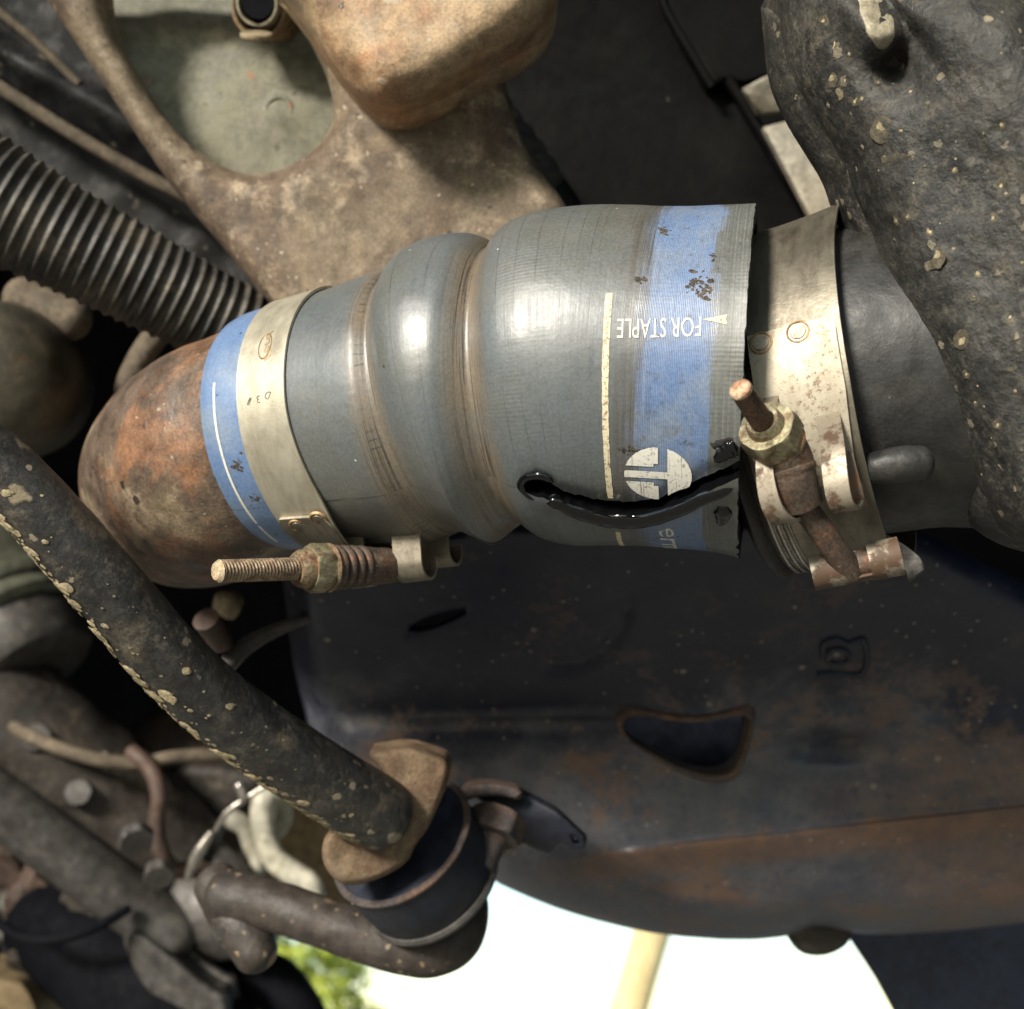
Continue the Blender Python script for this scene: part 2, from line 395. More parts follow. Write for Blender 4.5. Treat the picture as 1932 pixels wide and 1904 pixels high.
m_ring = grimy('weld_ring_stain', (.42, .28, .14), (.26, .17, .09), 300, .4, .6, rough=.5, metal=.4, bscale=900, fine=.25)
m_black = grimy('black_casting', (.014, .014, .0135), (.028, .026, .022), 45, .45, .75, (.085, .068, .046), 40, .62, .82,
                spots=[((.16, .13, .09), 500, .25, .12)], rough=.5, bscale=420, bstr=.4, bdist=.0004, fine=.3, spec=.5)
m_tank = grimy('black_dirty_casting', (.015, .0148, .014), (.034, .032, .027), 60, .42, .64, (.07, .061, .044), 90, .54, .7,
               spots=[((.2, .165, .10), 120, .22, .25), ((.2, .17, .115), 300, .34, .4)], rough=.58, bscale=420, bstr=.7, bdist=.0009, fine=.35, spec=.45, coarse=.3, film=((.15, .132, .098), .6, 460, .3))
m_splat = grimy('dried_mud', (.33, .275, .17), (.21, .175, .115), 330, .42, .6, rough=.9, bscale=800, bstr=.5, fine=.3, spec=.1, mott=.4)
m_stain = grimy('thin_mud_film', (.10, .087, .06), (.065, .057, .042), 330, .42, .6, rough=.85, bscale=800, bstr=.4, fine=.3, spec=.15, mott=.4)
m_shroud = grimy('black_plastic', (.0032, .0032, .0031), (.0055, .0052, .0048), 50, .45, .7, spots=[((.06, .055, .04), 160, .1, .3)], rough=.62, bscale=500, bstr=.3, fine=.25, spec=.12)
m_shield = grimy('black_splash_shield', (.0045, .005, .0055), (.012, .011, .01), 60, .5, .72, spots=[((.12, .10, .068), 90, .26, .45), ((.09, .078, .055), 240, .3, .45)], rough=.6, bscale=300, bstr=.4, fine=.3, spec=.3, film=((.08, .07, .05), .4, 300, 0))
m_ridge = grimy('dusty_rubber_seam', (.14, .11, .075), (.07, .055, .04), 90, .4, .65, rough=.8, fine=.25)
m_loom = grimy('dusty_corrugated_plastic', (.02, .019, .017), (.075, .064, .048), 40, .44, .66, (.14, .118, .085), 70, .55, .74,
               spots=[((.45, .16, .06), 160, .15, .1)], rough=.55, bscale=700, bstr=.4, fine=.3, spec=.45)
m_bar = grimy('spattered_black_bar', (.018, .018, .0175), (.04, .035, .029), 50, .45, .66, (.085, .068, .048), 45, .54, .7,
              spots=[((.25, .205, .135), 110, .3, .3), ((.22, .185, .13), 260, .34, .5)], rough=.48, bscale=500, bstr=.5, fine=.35, spec=.45, film=((.19, .16, .115), .6, 380, .15))
def rail_material():
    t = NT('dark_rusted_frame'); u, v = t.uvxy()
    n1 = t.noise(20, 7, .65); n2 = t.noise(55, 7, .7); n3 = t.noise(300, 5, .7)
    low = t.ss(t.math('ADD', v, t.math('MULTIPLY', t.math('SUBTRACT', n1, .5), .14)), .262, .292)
    c = t.mix(t.ss(n2, .4, .65), (.0050, .008, .022), (.008, .011, .025))  # near-black upper web: its shade is put into the base colour
    worn = t.mix(t.ss(n2, .38, .62), (.050, .055, .074), (.088, .090, .102))  # lower part: worn grey-blue paint, kept lighter than the web painted in shade
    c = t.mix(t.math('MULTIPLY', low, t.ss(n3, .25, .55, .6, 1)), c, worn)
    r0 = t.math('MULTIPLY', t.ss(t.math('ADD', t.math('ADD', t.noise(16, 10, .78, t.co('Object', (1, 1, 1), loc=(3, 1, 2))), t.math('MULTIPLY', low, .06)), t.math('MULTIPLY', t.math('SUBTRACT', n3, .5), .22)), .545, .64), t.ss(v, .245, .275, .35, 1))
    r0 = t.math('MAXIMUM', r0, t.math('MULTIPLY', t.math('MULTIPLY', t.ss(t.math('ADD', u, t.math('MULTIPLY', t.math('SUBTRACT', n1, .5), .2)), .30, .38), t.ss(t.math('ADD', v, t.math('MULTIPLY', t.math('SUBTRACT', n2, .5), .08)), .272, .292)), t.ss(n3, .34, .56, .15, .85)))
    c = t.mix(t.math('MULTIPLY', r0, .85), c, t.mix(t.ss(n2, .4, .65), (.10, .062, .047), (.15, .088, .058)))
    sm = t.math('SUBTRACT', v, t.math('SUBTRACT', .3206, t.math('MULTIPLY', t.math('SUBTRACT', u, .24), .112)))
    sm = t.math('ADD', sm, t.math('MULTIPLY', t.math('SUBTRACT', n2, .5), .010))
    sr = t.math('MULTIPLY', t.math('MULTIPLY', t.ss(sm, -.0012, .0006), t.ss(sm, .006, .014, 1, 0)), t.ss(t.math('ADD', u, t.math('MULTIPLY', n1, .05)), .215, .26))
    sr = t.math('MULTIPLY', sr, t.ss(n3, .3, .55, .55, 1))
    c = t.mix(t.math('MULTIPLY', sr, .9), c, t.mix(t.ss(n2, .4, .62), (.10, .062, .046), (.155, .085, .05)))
    h = t.math('ADD', t.noise(350, 6, .65), t.math('MULTIPLY', n2, 2))
    for sc, size, dens, k in ((100, .16, .22, 0), (260, .2, .25, 1)):
        d, cc = t.vor(sc, t.co('Object', (1, 1, 1), loc=(k * .7, .2, .1))); r_ = t.sepc(cc)
        on = t.math('MULTIPLY', t.ss(d, t_lo := size * .35, size, .8, 0), t.math('LESS_THAN', r_[0], dens)); c = t.mix(on, c, (.22, .19, .155))
    return t.done(c, t.ss(n2, .3, .7, .36, .55), 0, t.bump(h, .25, .0003), .5)
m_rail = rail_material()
m_railrust = grimy('rusty_frame_seam', (.088, .058, .044), (.048, .043, .044), 30, .42, .62, (.125, .066, .038), 70, .54, .7,
                   spots=[((.32, .25, .18), 300, .25, .2)], rough=.7, bscale=500, bstr=.5, fine=.25, spec=.3)
m_navy = grimy('dark_blue_metal', (.010, .013, .024), (.018, .019, .026), 40, .4, .7, rough=.5, bscale=300, bstr=.2, fine=.15)
m_void = grimy('shade_and_sky_block', (.0035, .004, .006), (.006, .006, .008), 20, .4, .7, rough=.8, fine=.15, spec=.08)
m_brown = grimy('brown_greasy_iron', (.036, .030, .025), (.02, .017, .015), 40, .42, .62, (.075, .058, .042), 45, .55, .75, rough=.6, bscale=250, bstr=.4, fine=.2, film=((.17, .135, .09), .5, 200, .1))
m_redbrown = grimy('red_brown_iron', (.075, .045, .033), (.05, .034, .027), 25, .4, .65, rough=.65, fine=.2, bscale=250, film=((.17, .135, .09), .5, 200, .1))
m_olive = grimy('olive_housing', (.05, .044, .028), (.028, .025, .018), 25, .4, .7, (.14, .07, .04), 30, .6, .75, rough=.55, fine=.2, bscale=250)
m_green = grimy('grey_green_canister', (.13, .135, .10), (.07, .068, .05), 30, .4, .7, rough=.4, metal=.3, fine=.15, bscale=250)
m_white = grimy('dirty_white_tube', (.42, .40, .32), (.27, .24, .17), 60, .45, .7, rough=.5, fine=.12, bscale=300)
m_tanback = grimy('tan_inner_panel', (.24, .18, .10), (.17, .125, .07), 16, .4, .65, rough=.75, fine=.15, bscale=150, spec=.2)
m_greyplate = grimy('grey_stained_plate', (.33, .30, .24), (.22, .19, .14), 55, .4, .66, spots=[((.09, .07, .05), 190, .26, .3)], rough=.6, fine=.2, bscale=350)
m_greymetal = grimy('grey_worn_metal', (.085, .08, .075), (.04, .037, .034), 40, .4, .65, rough=.5, metal=.3, fine=.15, film=((.17, .135, .09), .5, 200, .1))
m_cable = grimy('braided_black', (.03, .028, .025), (.09, .075, .055), 130, .5, .68, rough=.7, bscale=600, bstr=.7, fine=.3)
m_mudflap = grimy('dark_blue_flap', (.022, .03, .055), (.03, .038, .062), 12, .4, .6, rough=.5, fine=.1)
m_pale = grimy('worn_pale_metal', (.30, .265, .19), (.17, .145, .1), 90, .42, .66, rough=.55, bscale=500, fine=.2)
m_orange = grimy('orange_plastic', (.5, .22, .03), (.4, .16, .03), 40, .4, .6, rough=.5)
m_coin = grimy('olive_brown_disc', (.2, .16, .1), (.26, .2, .12), 150, .4, .6, rough=.7, fine=.2)
m_ringt = grimy('brown_tube', (.3, .2, .1), (.2, .14, .08), 120, .4, .6, rough=.7, fine=.25)
def wet(name, col, rough):
    t = NT(name); h = t.noise(130, 2, .4)
    return t.done(col, t.ss(t.noise(110, 3, .5), .4, .75, rough, rough + .12), 0, t.bump(h, .5, .0009), .5)
m_oil = wet('oily_black_rubber', (.003, .003, .0035), .07)
m_inner = grimy('black_inner_rubber', (.008, .008, .008), (.016, .014, .012), 200, .4, .7, rough=.6, bscale=1200, bstr=.8, fine=.3, spec=.4)
m_ribs = steel('ribbed_steel', (.5, .47, .42), (.14, .12, .1), .85, .26, (.05, .04, .035), .4)
def print_mat(name, col, worn, scale, lo, hi):
    t = NT(name); f = t.ss(t.noise(scale, 5, .75), lo, hi)
    f2 = t.ss(t.noise(1.0, 4, .7, t.co('UV', (2600, 90, 1))), .56, .66)
    c = t.mix(t.math('MAXIMUM', f, f2), col, worn)
    return t.done(c, .55, 0, t.bump(t.noise(900, 3, .6), .2, .0003), .4)
m_print = print_mat('worn_white_print', (.62, .60, .54), (.22, .21, .18), 1100, .54, .64)
m_stripe = print_mat('worn_cream_stripe', (.62, .54, .38), (.2, .16, .1), 1300, .5, .62)
m_line = print_mat('thin_white_line', (.6, .6, .52), (.35, .37, .38), 500, .56, .66)
# ------------------------------------------------------------------ hose surface: (station s, angle th) -> point
ST = [  # centre u, v, depth, half height in the picture frame
 (518, 816, .3064, 224), (532, 813, .3054, 229), (560, 808, .3036, 233), (600, 800, .3013, 236), (640, 792, .2991, 240), (700, 781, .2960, 249),
 (750, 772, .2934, 258), (784, 766, .2917, 262), (800, 763, .2909, 257), (812, 761, .2903, 253), (824, 758, .2897, 259),
 (842, 752, .2889, 276), (864, 745, .2879, 290), (888, 738, .2868, 296), (912, 734, .2858, 294), (934, 732, .2849, 284), (950, 731, .2843, 272),
 (962, 730, .2838, 264), (972, 728, .2834, 268), (984, 725, .2830, 283), (1002, 721, .2823, 299), (1028, 717, .2814, 311), (1066, 714, .2801, 319), (1110, 713, .2787, 321),
 (1180, 714, .2765, 321), (1240, 716, .2747, 321), (1300, 717, .2730, 323), (1350, 718, .2716, 326), (1390, 719, .2705, 328), (1412, 720, .2699, 330)]
_P = np.array([[*D(u, v, d), .985 * h * d / F] for u, v, d, h in ST])
NS = 420
# smooth the centre line on its own, the radius follows the stations
_C = hermite(np.array([_P[0, :3], _P[4, :3], _P[8, :3], _P[13, :3], _P[17, :3], _P[23, :3], _P[26, :3], _P[29, :3]]), NS)
_S = np.concatenate([[0], np.cumsum(np.linalg.norm(np.diff(_C, axis=0), axis=1))]); LEN = _S[-1]
_stS = np.array([_S[np.argmin(np.linalg.norm(_C - p[:3], axis=1))] for p in _P]); _stS[0] = 0; _stS[-1] = LEN
def _pchip(x, y, q):
    h = np.diff(x); dlt = np.diff(y) / h; m = np.zeros_like(y)
    for i in range(1, len(x) - 1):
        m[i] = 0 if dlt[i-1] * dlt[i] <= 0 else 2 * dlt[i-1] * dlt[i] / (dlt[i-1] + dlt[i])
    m[0], m[-1] = dlt[0], dlt[-1]
    k = np.clip(np.searchsorted(x, q) - 1, 0, len(x) - 2); t = (q - x[k]) / h[k]
    return (2*t**3-3*t**2+1)*y[k] + (t**3-2*t**2+t)*h[k]*m[k] + (-2*t**3+3*t**2)*y[k+1] + (t**3-t**2)*h[k]*m[k+1]
_R = _pchip(_stS, _P[:, 3], _S)
_T = np.gradient(_C, axis=0); _T /= np.linalg.norm(_T, axis=1)[:, None]
_U = np.array([0, 1., 0]) - _T * _T[:, 1:2]; _U /= np.linalg.norm(_U, axis=1)[:, None]
_K = np.cross(_T, _U); _K *= np.sign(_K[:, 2:3])          # towards the open side
def hfr(s):
    s = np.clip(s, 0, LEN)
    f = lambda A: np.array([np.interp(s, _S, A[:, i]) for i in range(3)])
    return f(_C), nrm(f(_T)), nrm(f(_U)), nrm(f(_K)), float(np.interp(s, _S, _R))
def hp(s, th, off=0.0):
    C, T, U, K, R = hfr(s); return C + (R + off) * (math.cos(th) * U + math.sin(th) * K)
def proj(p):
    return CU + p[0] / -p[2] * F, CV - p[1] / -p[2] * F
_ths = np.linspace(-.6, math.pi + .6, 640)
_G = _C[:, None] + _R[:, None, None] * (np.cos(_ths)[None, :, None] * _U[:, None] + np.sin(_ths)[None, :, None] * _K[:, None])
_gu = CU + _G[..., 0] / -_G[..., 2] * F; _gv = CV - _G[..., 1] / -_G[..., 2] * F
_N = np.cos(_ths)[None, :, None] * _U[:, None] + np.sin(_ths)[None, :, None] * _K[:, None]
_vis = (_N * -_G).sum(2) > 0
def hinv(u, v):
    e = (_gu - u)**2 + (_gv - v)**2 + np.where(_vis, 0, 1e7) - np.where(True, _G[..., 2] * 200, 0)
    i, j = np.unravel_index(np.argmin(e), e.shape); return _S[i], _ths[j]
# ------------------------------------------------------------------ hose material (printed bands follow the hose, uv in metres)
def hose_material():
    t = NT('grey_blue_hose_rubber'); u, v = t.uvxy()
    sB0, sB1 = hinv(1190, 700)[0], hinv(1338, 700)[0]; sL = hinv(470, 780)[0]; sE = LEN
    g1, g2 = hinv(690, 780)[0], hinv(880, 740)[0]
    circ = t.noise(1.0, 6, .7, t.co('UV', (900, 30, 1)))            # marks running round the hose
    circ2 = t.noise(1.0, 5, .7, t.co('UV', (2600, 22, 1)))
    cl = t.noise(26, 5, .6)
    base = t.mix(t.ss(cl, .35, .7), (.086, .098, .104), (.100, .100, .088))
    base = t.mix(t.ss(circ, .45, .75, 0, .5), base, (.075, .078, .068))
    brown = t.math('MULTIPLY', t.ss(t.noise(38, 6, .65), .45, .7), t.ss(u, hinv(1020, 700)[0], hinv(1130, 700)[0], 0, .6))
    base = t.mix(brown, base, (.082, .068, .046))
    # dirt packed in the two grooves
    for g, w in ((g1, .0042), (g2, .0052)):
        dd = t.math('ABSOLUTE', t.math('SUBTRACT', u, g + .0006))
        f = t.math('MULTIPLY', t.ss(dd, w * .25, w * 1.25, 1, 0), t.ss(t.noise(70, 5, .65, t.co('Object', (1, 1, 1), loc=(1, 2, 3))), .25, .6, .35, 1))
        base = t.mix(f, base, (.145, .115, .08)); 
        f2 = t.math('MULTIPLY', f, t.ss(circ2, .5, .62)); base = t.mix(f2, base, (.03, .027, .024))
    tick = t.n.new('ShaderNodeTexWave'); tick.bands_direction = 'Y'; tick.inputs['Scale'].default_value = 1; tick.inputs['Distortion'].default_value = 6; tick.inputs['Detail'].default_value = 3; t.lk(t.co('UV', (40, 110, 1)), tick.inputs['Vector'])
    tk = t.math('MULTIPLY', t.ss(tick.outputs[0], .90, .97), t.ss(t.math('ABSOLUTE', t.math('SUBTRACT', u, g1 + .0002)), .0009, .0013, 1, 0)); base = t.mix(t.math('MULTIPLY', t.math('MULTIPLY', tk, .8), t.ss(t.noise(70, 4, .6), .42, .58)), base, (.025, .02, .016))
    # blue bands with worn edges
    wob = t.math('MULTIPLY', t.math('SUBTRACT', circ, .5), .012)
    uu = t.math('ADD', u, t.math('MULTIPLY', t.math('SUBTRACT', t.noise(60, 4, .6), .5), .006)); uu = t.math('ADD', uu, wob)
    band = t.math('MULTIPLY', t.ss(uu, sB0 - .001, sB0 + .003), t.ss(uu, sB1 - .0015, sB1 + .001, 1, 0))
    dirt = t.ss(t.noise(85, 6, .7), .56, .72, 0, .75)
    blue = t.mix(t.ss(cl, .3, .7), (.080, .142, .285), (.12, .18, .31))
    blue = t.mix(t.ss(circ, .5, .75, 0, .7), blue, (.17, .19, .21))
    blue = t.mix(t.math('MULTIPLY', t.ss(circ2, .56, .7, 0, .55), t.ss(t.noise(60, 4, .6), .4, .6)), blue, (.05, .05, .05))
    blue = t.mix(t.ss(t.noise(48, 6, .7, t.co('Object', (1, 1, 1), loc=(.6, .2, .1))), .46, .62, 0, .6), blue, (.175, .205, .25))
    blue = t.mix(t.ss(t.noise(420, 6, .8), .54, .66, 0, .55), blue, (.05, .06, .075))
    blue = t.mix(dirt, blue, (.10, .105, .11))
    c = t.mix(t.math('MULTIPLY', band, .93), base, blue)
    end = t.ss(uu, sB1 - .001, sB1 + .002); c = t.mix(end, c, t.mix(t.ss(circ2, .4, .7), (.082, .088, .086), (.15, .15, .125)))
    lb = t.ss(u, sL - .0004, sL + .0006, 1, 0)
    lblue = t.mix(t.ss(t.noise(70, 5, .6), .4, .7), (.10, .165, .30), (.15, .20, .28)); lblue = t.mix(t.ss(t.noise(150, 6, .7), .62, .72), lblue, (.2, .17, .11))
    c = t.mix(lb, c, lblue)
    edge = t.math('MULTIPLY', t.ss(uu, sB0 - .0055, sB0 - .001), t.ss(uu, sB0 + .0005, sB0 + .004, 1, 0)); c = t.mix(t.math('MULTIPLY', edge, t.ss(circ2, .35, .65, .2, .9)), c, (.06, .052, .042))
    edge = t.math('MULTIPLY', t.ss(uu, sB1 - .0005, sB1 + .001), t.ss(t.noise(55, 5, .65), .45, .65)); c = t.mix(t.math('MULTIPLY', edge, .6), c, (.045, .042, .036))
    # dark ring lines, cracks and specks
    for k, uu_ in enumerate((938, 995, 1052, 1085, 1098, 1118)):
        pass
    for uu_, vv_, st_ in ((748, 700, .5), (792, 700, .55), (850, 700, .3), (935, 600, .55), (973, 640, .55), (1010, 640, .5), (1050, 640, .4), (1076, 640, .4), (1098, 640, .4), (1112, 640, .3), (1200, 600, .5), (1185, 600, .4)):
        s0 = hinv(uu_, vv_)[0]
        ln = t.ss(t.math('ABSOLUTE', t.math('SUBTRACT', t.math('ADD', u, t.math('MULTIPLY', t.noise(25, 2, .5), .0015)), s0 + .00075)), .00003, .00017, st_, 0)
        c = t.mix(t.math('MULTIPLY', ln, t.ss(t.noise(40, 3, .6), .3, .6)), c, (.03, .03, .026))
    d1, cc = t.vor(260); r_ = t.sepc(cc)
    sp = t.math('MULTIPLY', t.ss(d1, .05, .13, 1, 0), t.math('LESS_THAN', r_[0], .10)); c = t.mix(sp, c, (.025, .022, .018))
    sp = t.math('MULTIPLY', t.ss(d1, .03, .09, 1, 0), t.math('GREATER_THAN', r_[1], .93)); c = t.mix(sp, c, (.5, .48, .42))
    grime = t.math('MULTIPLY', t.ss(t.noise(130, 7, .75, t.co('Object', (1, 1, 1), loc=(.4, .1, .9))), .61, .70), t.ss(u, sB0 - .012, sB0 + .004)); c = t.mix(t.math('MULTIPLY', grime, .8), c, (.035, .03, .025))
    g = t.ss(t.noise(1500, 3, .7), .3, .7, .84, 1.16)
    gm = t.n.new('ShaderNodeMix'); gm.data_type = 'RGBA'; gm.blend_type = 'MULTIPLY'; gm.inputs[0].default_value = 1; t.lk(c, gm.inputs[6]); t.lk(g, gm.inputs[7]); c = gm.outputs[2]
    # relief: woven cloth under the rubber, pebbling, fine rings
    w = t.n.new('ShaderNodeTexWave'); w.inputs['Scale'].default_value = 1; w.bands_direction = 'X'; t.lk(t.co('UV', (900, 260, 1)), w.inputs['Vector'])
    w2 = t.n.new('ShaderNodeTexWave'); w2.inputs['Scale'].default_value = 1; w2.bands_direction = 'X'; t.lk(t.co('UV', (-900, 260, 1)), w2.inputs['Vector'])
    weave = t.math('MULTIPLY', t.math('MULTIPLY', w.outputs[0], w2.outputs[0]), t.math('MULTIPLY', band, 3.2))
    ribs = t.n.new('ShaderNodeTexWave'); ribs.bands_direction = 'Y'; ribs.inputs['Scale'].default_value = 1; ribs.inputs['Distortion'].default_value = 1.5; t.lk(t.co('UV', (60, 330, 1)), ribs.inputs['Vector'])
    rb = t.math('MULTIPLY', ribs.outputs[0], t.math('MULTIPLY', t.ss(u, g2 - .004, g2 + .006), t.ss(t.noise(35, 4, .6), .42, .66, .05, .8)))
    h = t.math('ADD', t.math('ADD', weave, rb), t.math('MULTIPLY', t.noise(620, 3, .55), 1.5))
    h = t.math('ADD', h, t.math('MULTIPLY', circ2, .9))
    lift = t.math('ADD', h, t.math('MULTIPLY', t.noise(240, 5, .6), 1.0))
    rg = t.ss(t.noise(90, 5, .6), .3, .7, .35, .49)
    rg = t.math('ADD', rg, t.math('MULTIPLY', t.math('SUBTRACT', circ, .5), .35)); rg = t.math('ADD', rg, t.math('MULTIPLY', band, .03))
    return t.done(c, rg, 0, t.bump(lift, .30, .00010), .85)
m_hose = hose_material()
# ------------------------------------------------------------------ the torn hose
hose = thing('rubber_hose', hp(LEN * .6, math.pi / 2, -.04), 'torn grey-blue bellows hose with oily black tear and blue end bands', 'hose')
SLIT = [(1002, 921), (1022, 922), (1052, 934), (1085, 946), (1120, 955), (1165, 962), (1205, 962), (1240, 953), (1280, 937), (1320, 919), (1360, 903), (1396, 884)]
_sl = np.array([hinv(u, v) for u, v in SLIT]); _sl = _sl[np.argsort(_sl[:, 0])]
s_hole = _sl[0, 0]
def th_slit(s):
    if s < _sl[0, 0]: return _sl[0, 1] 
    return float(np.interp(s, _sl[:, 0], _sl[:, 1])) + .012 * nz(s * 500, 3.3)
px = .275 / F / .041        # radians per picture unit round the big end
def gap(s):                  # half opening of the tear
    x = s - s_hole
    if x < -.0022: return 0.0
    a = 14 * math.sqrt(max(0, 1 - ((x - .0022) / .0044)**2)) if x < .0066 else 0
    b = (4 + 5 * min(1, max(0, (x - .004) / .02)) ) * (1 if x > .001 else 0)
    b *= 1 + .3 * nz(s * 260, 8.8)
    return max(a, b) * px
NH, NT_ = 300, 230; WALL = .0042
sv = np.concatenate([np.linspace(0, s_hole - .0022, 170), np.linspace(s_hole - .00215, LEN, NH - 170)])
mb = MB(); vs = []; uv = []; fs = []; mi = []
for i, s in enumerate(sv):
    C, T, U, K, R = hfr(s); a0 = th_slit(s); g = gap(s); w = (LEN - s)
    for layer in (0, 1):
        for j in range(NT_):
            f = j / (NT_ - 1); rg_ = (.006 + .008 * nz(s * 900, 7.7) + .007 * nz(s * 2600, 2.9)) if g > 0 else 0; gu = max(.4 * g, g + rg_); th = a0 + g + (2 * math.pi - g - gu) * f
            up_side = 1 - f; e = 0
            if i >= NH - 3:      # ragged cut end
                q = (th % (2*math.pi)); low = max(0, 1 - abs(q - 2.85) / .55)
                e = (.00025 + .0006 * low) * (nz(th * 19, 1.1) + .6 * nz(th * 61, 4.2)) * (1 if i == NH - 1 else .6)
            rr = R; q = (th % (2*math.pi))
            low = max(0, 1 - abs(q - 2.95) / .75); rr += .0014 * low * max(0, 1 - w / .010)**2     # lower corner curls out
            # lip of the lower side swells, upper side dips
            if s > s_hole - .004:
                k0 = min(1, (s - s_hole + .004) / .008)
                rr += k0 * (.0014 * math.exp(-(f / .022)**2) - .0012 * math.exp(-((1 - f) / .012)**2))
            rr += .00018 * nz(th * 2.2, s * 60) + .00006 * nz(th * 30, s * 150)
            if layer: rr -= WALL * (.55 + .45 * min(1, 1)) 
            vs.append(C + T * e + rr * (math.cos(th) * U + math.sin(th) * K)); uv.append((s, th * .04))
for i in range(NH - 1):
    for layer in (0, 1):
        b = i * 2 * NT_ + layer * NT_; n = b + 2 * NT_
        for j in range(NT_ - 1):
            q = (b + j, n + j, n + j + 1, b + j + 1); fs.append(q if layer == 0 else q[::-1]); mi.append(layer)
    b = i * 2 * NT_; n = b + 2 * NT_
    if gap(sv[i]) > 0 or gap(sv[i+1]) > 0:
        for j, sg in ((0, 1), (NT_ - 1, -1)):
            q = (b + j, b + NT_ + j, n + NT_ + j, n + j); fs.append(q if sg > 0 else q[::-1]); mi.append(2)
for i, sg in ((0, 1), (NH - 1, -1)):
    b = i * 2 * NT_
    for j in range(NT_ - 1):
        q = (b + j, b + j + 1, b + NT_ + j + 1, b + NT_ + j); fs.append(q if sg > 0 else q[::-1]); mi.append(1)
mb.add(vs, fs, uv); mb.mi = mi
put('hose_wall', mb, [m_hose, m_inner, m_oil], hose, sharp=55)
# wet lip along the lower side of the tear, oily ring round its blind end
def on_hose(path, off, r_, N=90, M=18, flat=.6, cap='round', seed=0, wob=.25):
    """a soft ridge lying on the hose: path [(s,th)], half width r_"""
    Q = hermite(np.array([[p[0], p[1] * .04, 0, rr] for p, rr in zip(path, r_)]), N); vs = []; fs = []; uv = []
    for i, (s, a, _, w) in enumerate(Q):
        d = Q[min(i+1, N-1), :2] - Q[max(i-1, 0), :2]; d = d / (np.linalg.norm(d) + 1e-12); nn = np.array([-d[1], d[0]])
        k = 1 + wob * nz(i * .13, seed * 3.7) ; e = math.sin(math.pi * min(1, max(.02, min(i, N-1-i) / 7)) / 2); w = w * e * k
        for j in range(M + 1):
            x = -1 + 2 * j / M; y = math.sqrt(max(0, 1 - x*x))
            q = Q[i, :2] + nn * w * x
            vs.append(hp(q[0], q[1] / .04, off + w * flat * y * (1 + .10 * nz(i * .12, j * .2, seed)) - .0002 * (1 - y))); uv.append((q[0], q[1]))
    for i in range(N - 1):
        for j in range(M): fs.append((i*(M+1)+j, i*(M+1)+j+1, (i+1)*(M+1)+j+1, (i+1)*(M+1)+j))
    return MB().add(vs, fs, uv)
lipp = [(s, t + gap(s) + .040 + .012 * min(1, (s - s_hole) / .02)) for s, t in [(s, th_slit(s)) for s in np.linspace(s_hole + .003, LEN - .0008, 14)]]
lw = np.interp(np.linspace(0, 1, 14), [0, .2, .45, .7, .9, 1], [.0020, .0028, .0033, .0028, .0022, .0016])
o = put('torn_lip', on_hose(lipp, .0011, lw * .66, 150, 24, .55, seed=2, wob=.07), m_oil, hose, 80)
o['label'] = 'glossy oil-wet black lower lip of the tear'
c0 = np.array([s_hole + .0022, th_slit(s_hole + .0022) * .04])
ringp = [(c0[0] + .0046 * math.cos(a), (c0[1] + .0034 * math.sin(a)) / .04) for a in np.linspace(.5, 5.9, 15)]
put('torn_rim', on_hose(ringp, .0002, [.0009] * 15, 90, 14, .6, seed=5, wob=.3), m_oil, hose, 80)
put('oil_drip', on_hose([hinv(1048, 943), hinv(1075, 956), hinv(1110, 972), hinv(1140, 984), hinv(1163, 990)], .0009, [.0010, .0012, .0013, .0012, .0009], 60, 14, .22, seed=8, wob=.2), m_oil, hose, 80)
put('oil_drip', on_hose([hinv(1355, 952), hinv(1362, 962), hinv(1364, 978), hinv(1358, 990)], .0005, [.0012, .0017, .0015, .0007], 40, 14, .3, seed=9), m_oil, hose, 80)
put('torn_flap', on_hose([hinv(1347, 873), hinv(1358, 862), hinv(1372, 852), hinv(1388, 846), hinv(1394, 844)], .0001, [.0007, .0013, .0017, .0019, .0017], 60, 20, .35, seed=11, wob=.25), m_oil, hose, 80)['label'] = 'small black wet flap beside the tear at the cut end'
put('torn_rim', on_hose([hinv(1340, 845), hinv(1352, 839), hinv(1370, 833), hinv(1390, 826)], -.0003, [.0010, .0013, .0011, .0013], 50, 12, .35, seed=13, wob=.5), m_inner, hose, 80)
# scuffs: dried dirt stuck to the blue print
def patch(ctr, size, n, seed, mat, name, hmax=.00035):
    rr = random.Random(seed); m = MB()
    for k in range(n):
        s0, t0 = hinv(ctr[0] + rr.gauss(0, size[0]), ctr[1] + rr.gauss(0, size[1]))
        m.join(blob(hp(s0, t0, 0.0), rr.uniform(.15, 1)**2.2 * hmax * 1.5, seed + k, .8, 0, (rr.uniform(.5, 2.2), rr.uniform(.5, 1.2), .22), hp(s0, t0, .01) - hp(s0, t0)))
    return put(name, m, mat, hose)
m_crud = grimy('dark_crud', (.085, .07, .052), (.035, .03, .024), 900, .4, .6, rough=.85, fine=.3, spec=.15)
tag(patch((1318, 540), (12, 13), 132, 3, m_crud, 'dirt_crust', .00045), kind='stuff')
tag(patch((1252, 436), (5, 4), 30, 5, m_crud, 'dirt_crust'), kind='stuff')
tag(patch((1210, 528), (9, 3), 30, 6, m_crud, 'dirt_crust'), kind='stuff')
tag(patch((450, 876), (4, 8), 57, 7, m_crud, 'dirt_crust', .0003), kind='stuff')
tag(patch((484, 944), (6, 5), 57, 8, m_crud, 'dirt_crust', .0003), kind='stuff')
tag(patch((1190, 850), (18, 5), 57, 9, m_crud, 'dirt_crust', .0003), kind='stuff')
tag(patch((1345, 483), (2, 3), 17, 10, m_crud, 'dirt_crust', .0004), kind='stuff')
